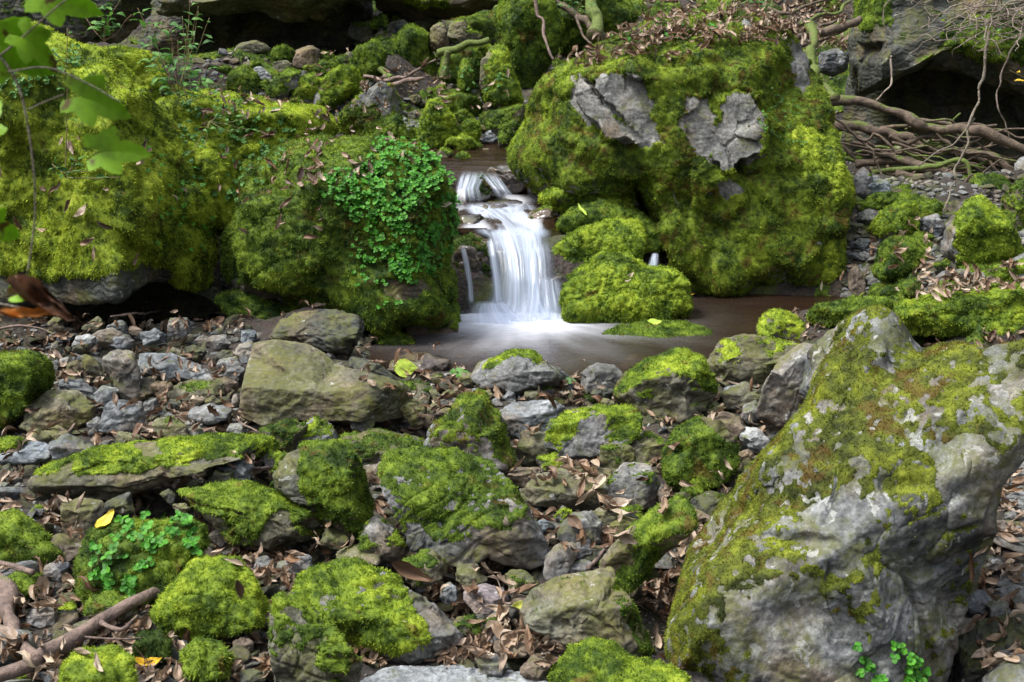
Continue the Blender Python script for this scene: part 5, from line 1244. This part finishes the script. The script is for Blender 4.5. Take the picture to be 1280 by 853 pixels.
for poly, c_, sc_ in lz:
    pa = np.array(poly)
    dens_ = 5 if (pa[:, 1].mean() < 90 and pa[:, 0].mean() > 600) else (2.2 if pa[:, 1].mean() < 400 else 1.2)
    for t_ in range(int(c_ * dens_ * 1.6)):
        px_, py_ = rg.uniform(pa[:, 0].min(), pa[:, 0].max()), rg.uniform(pa[:, 1].min(), pa[:, 1].max())
        if inpoly(np.array([px_]), np.array([py_]), pa)[0]: try_litter(px_, py_, .8, .5, 1.1, py_ < 400)
for t_ in range(1500): try_litter(rg.uniform(640, 1070), rg.uniform(0, 75), .9, .7, 1.3, False)
tp = [(700, 68), (760, 45), (820, 30), (880, 14), (960, 18), (1000, 45), (960, 62), (860, 52), (800, 66), (740, 88)]
for t_ in range(1500):
    px_, py_ = rg.uniform(690, 1010), rg.uniform(10, 90)
    if inpoly(np.array([px_]), np.array([py_]), tp)[0] and perlin(np.array([[px_ / 40, py_ / 18, 2.5]]))[0] > -.25: try_litter(px_, py_, .9, .6, 1.15, True)
for tp2, n2 in (([(430, 125), (480, 90), (600, 98), (640, 130), (590, 140), (520, 112), (470, 130)], 260), ([(250, 125), (330, 118), (420, 150), (470, 172), (400, 200), (300, 160)], 200), ([(1120, 372), (1150, 355), (1280, 335), (1280, 362), (1180, 378)], 160)):
    pa = np.array(tp2)
    for t_ in range(n2):
        px_, py_ = rg.uniform(pa[:, 0].min(), pa[:, 0].max()), rg.uniform(pa[:, 1].min(), pa[:, 1].max())
        if inpoly(np.array([px_]), np.array([py_]), pa)[0]: try_litter(px_, py_, .9, .5, 1.0, True)
print('litter', n_l)
for t_ in range(1500):
    sd_ = 1 if t_ % 3 else -1; y_ = rg.uniform(2.6, 9.5); x_ = sd_ * (y_ * .364 + .05 + rg.random() ** 1.5 * 2.2)
    litter(np.array([x_, y_, float(ground(x_, y_)) + .012]), frame((0, 0, 1), rg, .5), rg.uniform(.6, 1.2))
link('leaf_litter', mesh_np('leaf_litter', np.concatenate(Vs), np.concatenate(Fs), M['dry_leaf'], attrs={'rnd': np.concatenate(Rs)}), kind='stuff', label='litter of small dead leaves and fragments covering the ground', category='leaf litter')

def special(label, px_, py_, sc_, mat, kind='ovate', curl=.4, fold=.3, rot=0, wid=.6):
    h = cast(px_, py_)
    if not h[0]: return
    V, F = leaf_shape(.075, .075 * wid, curl, .4, fold, rg, kind)
    o = link('fallen_leaf', mesh_np('leaf', *solid(V, F), M[mat], attrs={'rnd': np.zeros(2 * len(V))}), None, np.array(h[1]) + np.array(h[2]) * .014, label=label, category='leaf')
    n = (h[2] + Vector((0, -.5, .4))).normalized()
    o.rotation_mode = 'QUATERNION'; o.rotation_quaternion = n.to_track_quat('Z', 'Y') @ Quaternion((0, 0, 1), rot); o.scale = (sc_,) * 3
special('bright yellow leaf on top of the clover-topped boulder', 134, 656, 1.0, 'yellow_leaf', rot=1.2)
special('orange-yellow leaf in the litter at the bottom left', 184, 838, .95, 'yellow_leaf', 'ovate', .8, .5)
special('lime-green leaf lying left of the pool beside brown stone', 507, 461, 1.35, 'lime_leaf', 'ovate', .1, .1, wid=.9)
special('yellow-edged pale leaf on the flat pool stone', 818, 406, 1.0, 'lime_leaf', 'ovate', .3, .2)
special('yellowish leaf tip beside the flat pool stone leaf', 832, 400, .9, 'yellow_leaf', 'lance', .2, .2)
special('white pointed leaf on the lower moss mound', 785, 347, .9, 'pale_leaf', 'ovate', .2, .3, wid=.45, rot=.8)
special('pale green leaf beside the crested grey stone', 575, 471, 1.1, 'herb', 'lobed', .2, .1, wid=.8)
special('green upright leaf on the litter below the pool', 712, 480, .9, 'herb', 'ovate', .2, .2)
special('long curled yellow-brown leaf right of the grey angular stone', 768, 640, 1.3, 'pale_leaf', 'lance', .9, .8, wid=.9)
special('large curled red-brown leaf above the lime-capped slab', 512, 718, 1.7, 'dry_leaf', 'ovate', .6, .9, wid=.55, rot=-.4)
special('half-green leaf among brown leaves at lower centre', 645, 760, .9, 'lime_leaf', 'lance')
special('pale greenish stalk-like leaf on the dark arch stone', 728, 268, 1.6, 'lime_leaf', 'lance', .3, .6, wid=.35, rot=2.0)
special('white-veined pale leaf on the clover boulder', 447, 240, 1.1, 'pale_leaf', 'lance', .5, .4, wid=.6)
special('pale olive leaf hanging low on the clover boulder front', 552, 255, 1.1, 'pale_leaf', 'ovate', .2, .3, wid=.6)
special('orange-red leaf at the upstream side of the pool mouth', 861, 372, .9, 'yellow_leaf', 'lance', .4, .4, wid=.4)
special('thin pale leaf on the giant boulder near its right foot', 1026, 360, .9, 'pale_leaf', 'lance', .3, .4, wid=.35, rot=1.4)

# ---- clover and herb patches (ground cover: nobody could count the leaves)
def patch(label, poly, n, size, mat='clover', name='clover_patch', cat='clover', kind='round', lift=.02, tilt=.5, up=.6, wid=1.0, edge=0):
    pa = np.array(poly); Lv, St = [], []; k = 0; tr = 0
    Vs, Fs, Rs, oo = [], [], [], 0; base = None
    while k < n and tr < n * 12:
        tr += 1
        px_, py_ = rg.uniform(pa[:, 0].min(), pa[:, 0].max()), rg.uniform(pa[:, 1].min(), pa[:, 1].max())
        if not inpoly(np.array([px_]), np.array([py_]), pa)[0]: continue
        if perlin(np.array([[px_ / 26, py_ / 26, size * 100]]))[0] < -.18 + edge: continue
        h = cast(px_, py_)
        if not h[0]: continue
        p_ = np.array(h[1]); nn = np.array(h[2])
        if base is None: base = p_.copy()
        tip = p_ + nn * lift * rg.uniform(.6, 1.8) + np.array([0, 0, lift * .5]) + rg.normal(size=3) * .006
        nl_ = 3 if kind == 'round' else 1
        for j in range(nl_):
            V_, F_ = leaf_shape(size * rg.uniform(.7, 1.25), size * rg.uniform(.8, 1.1) * wid, rg.uniform(-.2, .4), 0, rg.uniform(0, .35), rg, kind, 7, 2)
            V_[:, 0] += size * (.45 if nl_ == 3 else .1)
            nrm = Vector(nn * .5) + Vector((0, -.35, up)) + Vector(rg.normal(size=3) * tilt * .6)
            q_ = nrm.normalized().to_track_quat('Z', 'Y') @ Quaternion((0, 0, 1), rg.uniform(0, 6.28) if nl_ == 1 else j * 2.09 + k)
            Vs.append(V_ @ np.array(q_.to_matrix()).T + tip); Fs.append(F_ + oo); oo += len(V_); Rs.append(np.full(len(V_), rg.random()))
        St.append(tube(np.array([p_ - nn * .004, (p_ + tip) / 2 + rg.normal(size=3) * .004, tip]), .0011, .0008, 3, 3, 0))
        k += 1
    if base is None: return
    root_ = link(name, tubes_mesh('stems', St, M['stem'], base), None, base, label=label, category=cat, kind='stuff')
    link('foliage', mesh_np('foliage', np.concatenate(Vs) - base, np.concatenate(Fs), M[mat], attrs={'rnd': np.concatenate(Rs)}), root_)
patch('dense bright green clover spilling over the right side of the clover boulder', [(470, 178), (535, 186), (566, 225), (573, 262), (560, 310), (540, 345), (515, 355), (488, 340), (470, 300), (430, 262), (395, 240), (410, 222), (450, 215)], 1000, .017, edge=-.3)
patch('thin trail of clover low on the clover boulder front', [(440, 290), (520, 330), (545, 380), (470, 385), (440, 340)], 60, .014, edge=.15)
patch('small round-leaved clover on the lower left boulder', [(115, 670), (160, 650), (220, 645), (258, 660), (250, 690), (200, 700), (160, 745), (120, 735)], 70, .019, lift=.014)
patch('little clover tuft at the foot of the tilted boulder', [(1072, 810), (1100, 800), (1150, 820), (1150, 860), (1080, 870)], 46, .016, lift=.014)
patch('clover seedlings dotted over the overhanging boulder', [(180, 190), (260, 200), (270, 330), (190, 320)], 46, .013, edge=-.1)
patch('green seedlings on the sloping mossy ledge', [(215, 130), (300, 125), (400, 160), (300, 260), (230, 230)], 150, .017, 'herb', 'seedling_patch', 'seedlings')
patch('small clover growing on the leafy top of the giant boulder', [(760, 45), (800, 35), (900, 25), (910, 45), (780, 62)], 60, .018)
patch('green leafy weed on the flank of the giant boulder', [(955, 112), (1000, 130), (1002, 185), (970, 190), (950, 160)], 110, .02, 'herb', 'weed_patch', 'weeds', kind='ovate', wid=.6)
patch('pale green seedlings along the top left edge of the bank', [(0, 40), (90, 50), (110, 90), (0, 130)], 110, .016, 'herb', 'seedling_patch', 'seedlings', edge=-.1)
patch('green sprouts on the mossy branch in the gully', [(555, 85), (600, 80), (650, 100), (600, 125), (560, 115)], 30, .018, 'herb', 'seedling_patch', 'seedlings')

# ---- leafy plants
def plant(label, px_, py_, Y_, tips, leafsize, mat='herb', per=9, spread=.05, name='leafy_plant', cat='plant', wid=.5, stemr=.0022):
    base = at(px_, py_, Y_); St = []; Vs, Fs, Rs, oo = [], [], [], 0
    for (tx, ty, dY) in tips:
        tip = at(tx, ty, Y_ + dY)
        mid = (base + tip) / 2 + rg.normal(size=3) * .02
        C_ = catmull([base, mid, tip], 8); St.append(tube(np.array([base, mid, tip]), stemr, stemr * .5, 5, 8, .05, 1, .01))
        for j in range(per):
            t_ = .25 + .75 * (j + .5) / per; p_ = C_[int(t_ * (len(C_) - 1))]
            side = Vector(rg.normal(size=3) * np.array([1, .7, .25])).normalized()
            L_ = leafsize * rg.uniform(.7, 1.2)
            V_, F_ = leaf_shape(L_, L_ * wid, rg.uniform(-.7, .1), 0, rg.uniform(.05, .35), rg, 'ovate', 8, 2)
            V_[:, 0] += L_ * .75
            X_ = side; Z_ = (Vector((0, -.25, 1)) + Vector(rg.normal(size=3) * .3)); Y__ = Z_.cross(X_).normalized(); Z_ = X_.cross(Y__)
            R_ = np.array([X_, Y__, Z_]).T
            Vs.append(V_ @ R_.T + p_ - base); Fs.append(F_ + oo); oo += len(V_); Rs.append(np.full(len(V_), rg.random()))
            St.append(tube(np.array([p_, p_ + np.array(X_) * L_ * .15, p_ + np.array(X_) * L_ * .3]), stemr * .4, stemr * .3, 3, 2, 0))
    e = link(name, None, None, base, label=label, category=cat)
    link('stem', tubes_mesh('stem', St, M['stem'], base), e)
    link('foliage', mesh_np('foliage', np.concatenate(Vs), np.concatenate(Fs), M[mat], attrs={'rnd': np.concatenate(Rs)}), e)
plant('tall leafy herb standing above the small grey-faced boulder', 225, 122, 7.0, [(172, 10, .1), (190, 30, -.1), (208, 22, 0), (215, 60, .1), (180, 48, .05)], .062, per=8)
plant('leafy herb with a red stem reaching the top edge', 226, 112, 7.1, [(238, 0, .0), (248, 14, .1), (232, 30, -.1), (262, 22, .05)], .052, per=7)
plant('bushy green herb in front of the left cave', 236, 128, 6.9, [(200, 70, 0), (222, 50, .1), (262, 78, 0), (280, 96, -.05), (250, 92, -.1), (210, 95, 0), (235, 75, .05)], .055, per=8)
plant('herb at the very top left corner beside the bank', 130, 52, 7.2, [(120, 5, 0), (150, 0, .05), (98, 12, .1), (140, 20, 0), (165, 18, .1)], .06, per=7)
plant('low plant spreading toward the pointed boulder', 262, 152, 6.8, [(290, 130, 0), (320, 140, .05), (300, 160, 0), (330, 165, .1), (255, 185, -.1), (240, 190, -.1)], .042, per=6)
plant('dark-leaved seedling with a brown stem on the overhanging boulder', 82, 222, 6.1, [(84, 35, 0), (65, 205, -.05), (112, 215, 0), (150, 222, 0), (95, 200, 0)], .045, per=5, stemr=.003)
plant('red-stemmed sprig between herb and cave', 226, 105, 6.7, [(236, 30, 0), (248, 8, 0), (228, 20, 0)], .035, per=5)
plant('small fern-like plant near the top edge by the mossy pillar', 718, 20, 10.5, [(705, 0, 0), (730, -5, 0), (745, 8, 0)], .05, per=6)
plant('yellow-leaved twig at the right edge in front of the cave', 1300, 105, 8.0, [(1268, 100, 0), (1262, 88, 0)], .05, 'yellow_leaf', per=2)
plant('green weeds hanging on the massive dark boulder', 1230, 38, 9.4, [(1200, 35, -.1), (1215, 45, -.1), (1245, 40, -.1), (1190, 25, -.1), (1260, 30, -.1)], .045, per=8)
plant('clumpy green weed at the top of the leafy slope', 950, 12, 10.6, [(930, 4, 0), (960, -4, 0), (975, 2, 0), (945, -8, 0)], .06, per=5)

# ---- near branch with out-of-focus leaves
def near_leaf(P, X_, Z_, L_, W_, mat, kind='maple', fold=.25, curl=-.5):
    """lobed leaf blade: outline of lobes about its stalk, cupped"""
    V_, F_ = [], []
    lob = [(-150, .45), (-120, .72), (-95, .5), (-62, .95), (-38, .62), (0, 1.25), (38, .62), (62, .95), (95, .5), (120, .72), (150, .45)]
    if kind != 'maple': lob = [(a, .55 + .7 * math.cos(rad(a) / 2) ** 2) for a in range(-160, 161, 20)]
    an = np.interp(np.linspace(0, len(lob) - 1, 61), range(len(lob)), [l[0] for l in lob]); rr_ = np.interp(np.linspace(0, len(lob) - 1, 61), range(len(lob)), [l[1] for l in lob])
    rr_ = rr_ * (1 + .03 * np.sin(np.arange(61) * 2.4))
    for t_ in np.linspace(0.04, 1, 8):
        for a_, r__ in zip(an, rr_):
            x_, y_ = math.cos(rad(a_)) * r__ * t_ * L_ / 1.7 + L_ * .18, math.sin(rad(a_)) * r__ * t_ * W_ / 1.7
            V_.append((x_, y_, abs(y_) * fold + curl * (x_ ** 2) / L_ + .02 * L_ * math.sin(x_ * 90 + y_ * 60)))
    V_ = np.array(V_); ii = np.arange(len(V_)).reshape(8, 61)
    F_ = np.stack([ii[:-1, :-1], ii[1:, :-1], ii[1:, 1:], ii[:-1, 1:]], -1).reshape(-1, 4)
    X_ = Vector(X_).normalized(); Y__ = Vector(Z_).cross(X_).normalized(); Z_ = X_.cross(Y__)
    return V_ @ np.array([X_, Y__, Z_]).T.T + P, F_
M['withered'] = leaf_mat('withered_leaf', [(0, (.16, .07, .03)), (.5, (.09, .04, .02)), (1, (.20, .10, .04))], .2, spot=(.03, .015, .01))
M['orange'] = leaf_mat('orange_leaf', [(0, (.50, .19, .015)), (1, (.42, .15, .015))], .3, spot=(.14, .05, .01))
YB = 1.55
bb = at(-60, 20, YB)
st = [tube(px3([(-60, 20, YB), (-10, 60, YB), (22, 110, YB), (40, 190, YB), (44, 260, YB), (34, 345, YB)]), .0016, .0009, 6, 8, .08, 2, .004),
      tube(px3([(0, 70, YB), (30, 45, YB), (70, 10, YB - .05), (95, -10, YB - .05)]), .0012, .0008, 5, 6, 0),
      tube(px3([(10, 90, YB), (60, 85, YB), (110, 105, YB), (150, 128, YB)]), .0011, .0007, 5, 6, 0),
      tube(px3([(30, 140, YB), (50, 130, YB), (80, 118, YB)]), .0008, .0006, 5, 6, 0)]
br = link('near_sapling', None, None, bb, label='thin sapling branch with blurred green leaves close at the left edge', category='sapling')
link('stem', tubes_mesh('stem', st, M['darktwig'], bb), br)
for (x_, y_, dx_, dy_, L_, W_, tl) in [(40, -8, 1, .25, .075, .050, .2), (-25, 45, 1, .5, .085, .07, .3), (85, 118, 1, .25, .070, .055, .5), (112, 192, 1, -.1, .066, .05, .4), (-28, 175, .4, -1, .05, .05, .3), (-25, 280, .8, .3, .045, .045, .3), (20, 40, .9, .7, .06, .045, .9)]:
    P_ = at(x_, y_, YB)
    V_, F_ = near_leaf(P_, (dx_, .15, -dy_), (0, -1.0, tl), L_ * 1.05, W_ * 1.15, 'maple', 'maple', .22, -.5)
    link('leaf', mesh_np('leaf', np.concatenate([V_, V_ + [0, .0004, 0]]) - bb, np.concatenate([F_, F_[:, ::-1] + len(V_)]), M['maple'], attrs={'rnd': np.full(2 * len(V_), rg.random())}), br)
YC = 1.5; b2 = at(-40, 372, YC)
br2 = link('near_sapling', tubes_mesh('stem', [tube(px3([(-40, 372, YC), (0, 380, YC), (30, 386, YC), (60, 392, YC)]), .0016, .001, 6, 6, 0)], M['darktwig'], b2), None, b2, label='withered orange-brown leaf sprig blurred at the left edge near the gravel', category='sapling')
V_, F_ = near_leaf(at(14, 370, YC - .01), (1, .1, .25), (0, -1, .7), .030, .022, 'maple', 'o', .5, -.3)
link('leaf', mesh_np('leaf', np.concatenate([V_, V_ + [0, .0004, 0]]) - b2, np.concatenate([F_, F_[:, ::-1] + len(V_)]), M['maple'], attrs={'rnd': np.full(2 * len(V_), .3)}), br2)
wl = np.random.default_rng(31)
for (x_, y_, L_, W_, cu, tw, fo, q_, mt_) in [(52, 380, .062, .050, 1.1, 2.6, 1.3, (.2, -.9, .5), 'withered'), (40, 396, .078, .020, .35, .8, .9, (0, -.7, .8), 'orange'), (60, 372, .035, .030, 1.6, 3., 1.5, (.5, -.8, .1), 'withered')]:
    V_, F_ = leaf_shape(L_, W_, cu, tw, fo, wl, 'ovate', 14, 5)
    V_ = V_ + np.stack([0 * V_[:, 0], 0 * V_[:, 0], .004 * perlin(V_ * 160)], -1)
    R_ = np.array((Vector(q_).to_track_quat('Z', 'Y') @ Quaternion((0, 0, 1), 0.1)).to_matrix())
    V_, F_ = solid(V_, F_); V_ = V_ @ R_.T + at(x_, y_, YC - .01) - b2
    link('leaf', mesh_np('leaf', V_, F_, M[mt_], attrs={'rnd': np.full(len(V_), .3)}), br2)

# ---- moss last
build_moss()
# moss on the ground itself in the gully and on the slopes
def ground_moss(label, y0, y1, x0, x1, thr, moss, n):
    gx_ = np.arange(x0, x1, .03); gy_ = np.arange(y0, y1, .03)
    XX, YY = np.meshgrid(gx_, gy_, indexing='ij'); ZZ = ground(XX, YY) + .004
    V_ = np.stack([XX, YY, ZZ], -1).reshape(-1, 3); ii = np.arange(len(V_)).reshape(XX.shape)
    F4 = np.stack([ii[:-1, :-1], ii[1:, :-1], ii[1:, 1:], ii[:-1, 1:]], -1).reshape(-1, 4)
    mk = fbm(V_ * 2.4 + 9, 4) - thr
    lump = np.abs(fbm(V_ * 7, 3)); V_[:, 2] += sstep(0, .3, mk) * (.02 + .05 * lump) - .008
    keep = (mk[F4] > -.02).all(1); F4 = F4[keep]; F3 = np.concatenate([F4[:, :3], F4[:, [0, 2, 3]]])
    used = np.unique(F3); rm = np.full(len(V_), -1); rm[used] = np.arange(len(used)); V_ = V_[used]; F3 = rm[F3]; mk = mk[used]
    N_ = vnormals(V_, F3)
    BV, BF, br_ = blades(V_, F3, N_, mk + .05, .017, n, np.random.default_rng(3), .1)
    Va = np.concatenate([V_, BV]); Fa = np.concatenate([F3, BF + len(V_)])
    link('ground_moss', mesh_np('ground_moss', Va, Fa, MOSS[moss], attrs={'rnd': np.concatenate([np.full(len(V_), .35), br_])}), kind='stuff', label=label, category='moss')
ground_moss('moss covering the ground of the upper gully and slopes', 8.9, 12.9, -3.2, 4.0, .08, 'green', 12000)
ground_moss('moss on the ground right of the pool', 5.2, 9.2, 1.6, 4.6, .2, 'green', 15000)
print('blades', BLADES[0], 'tris', sum(len(m.polygons) for m in bpy.data.meshes))
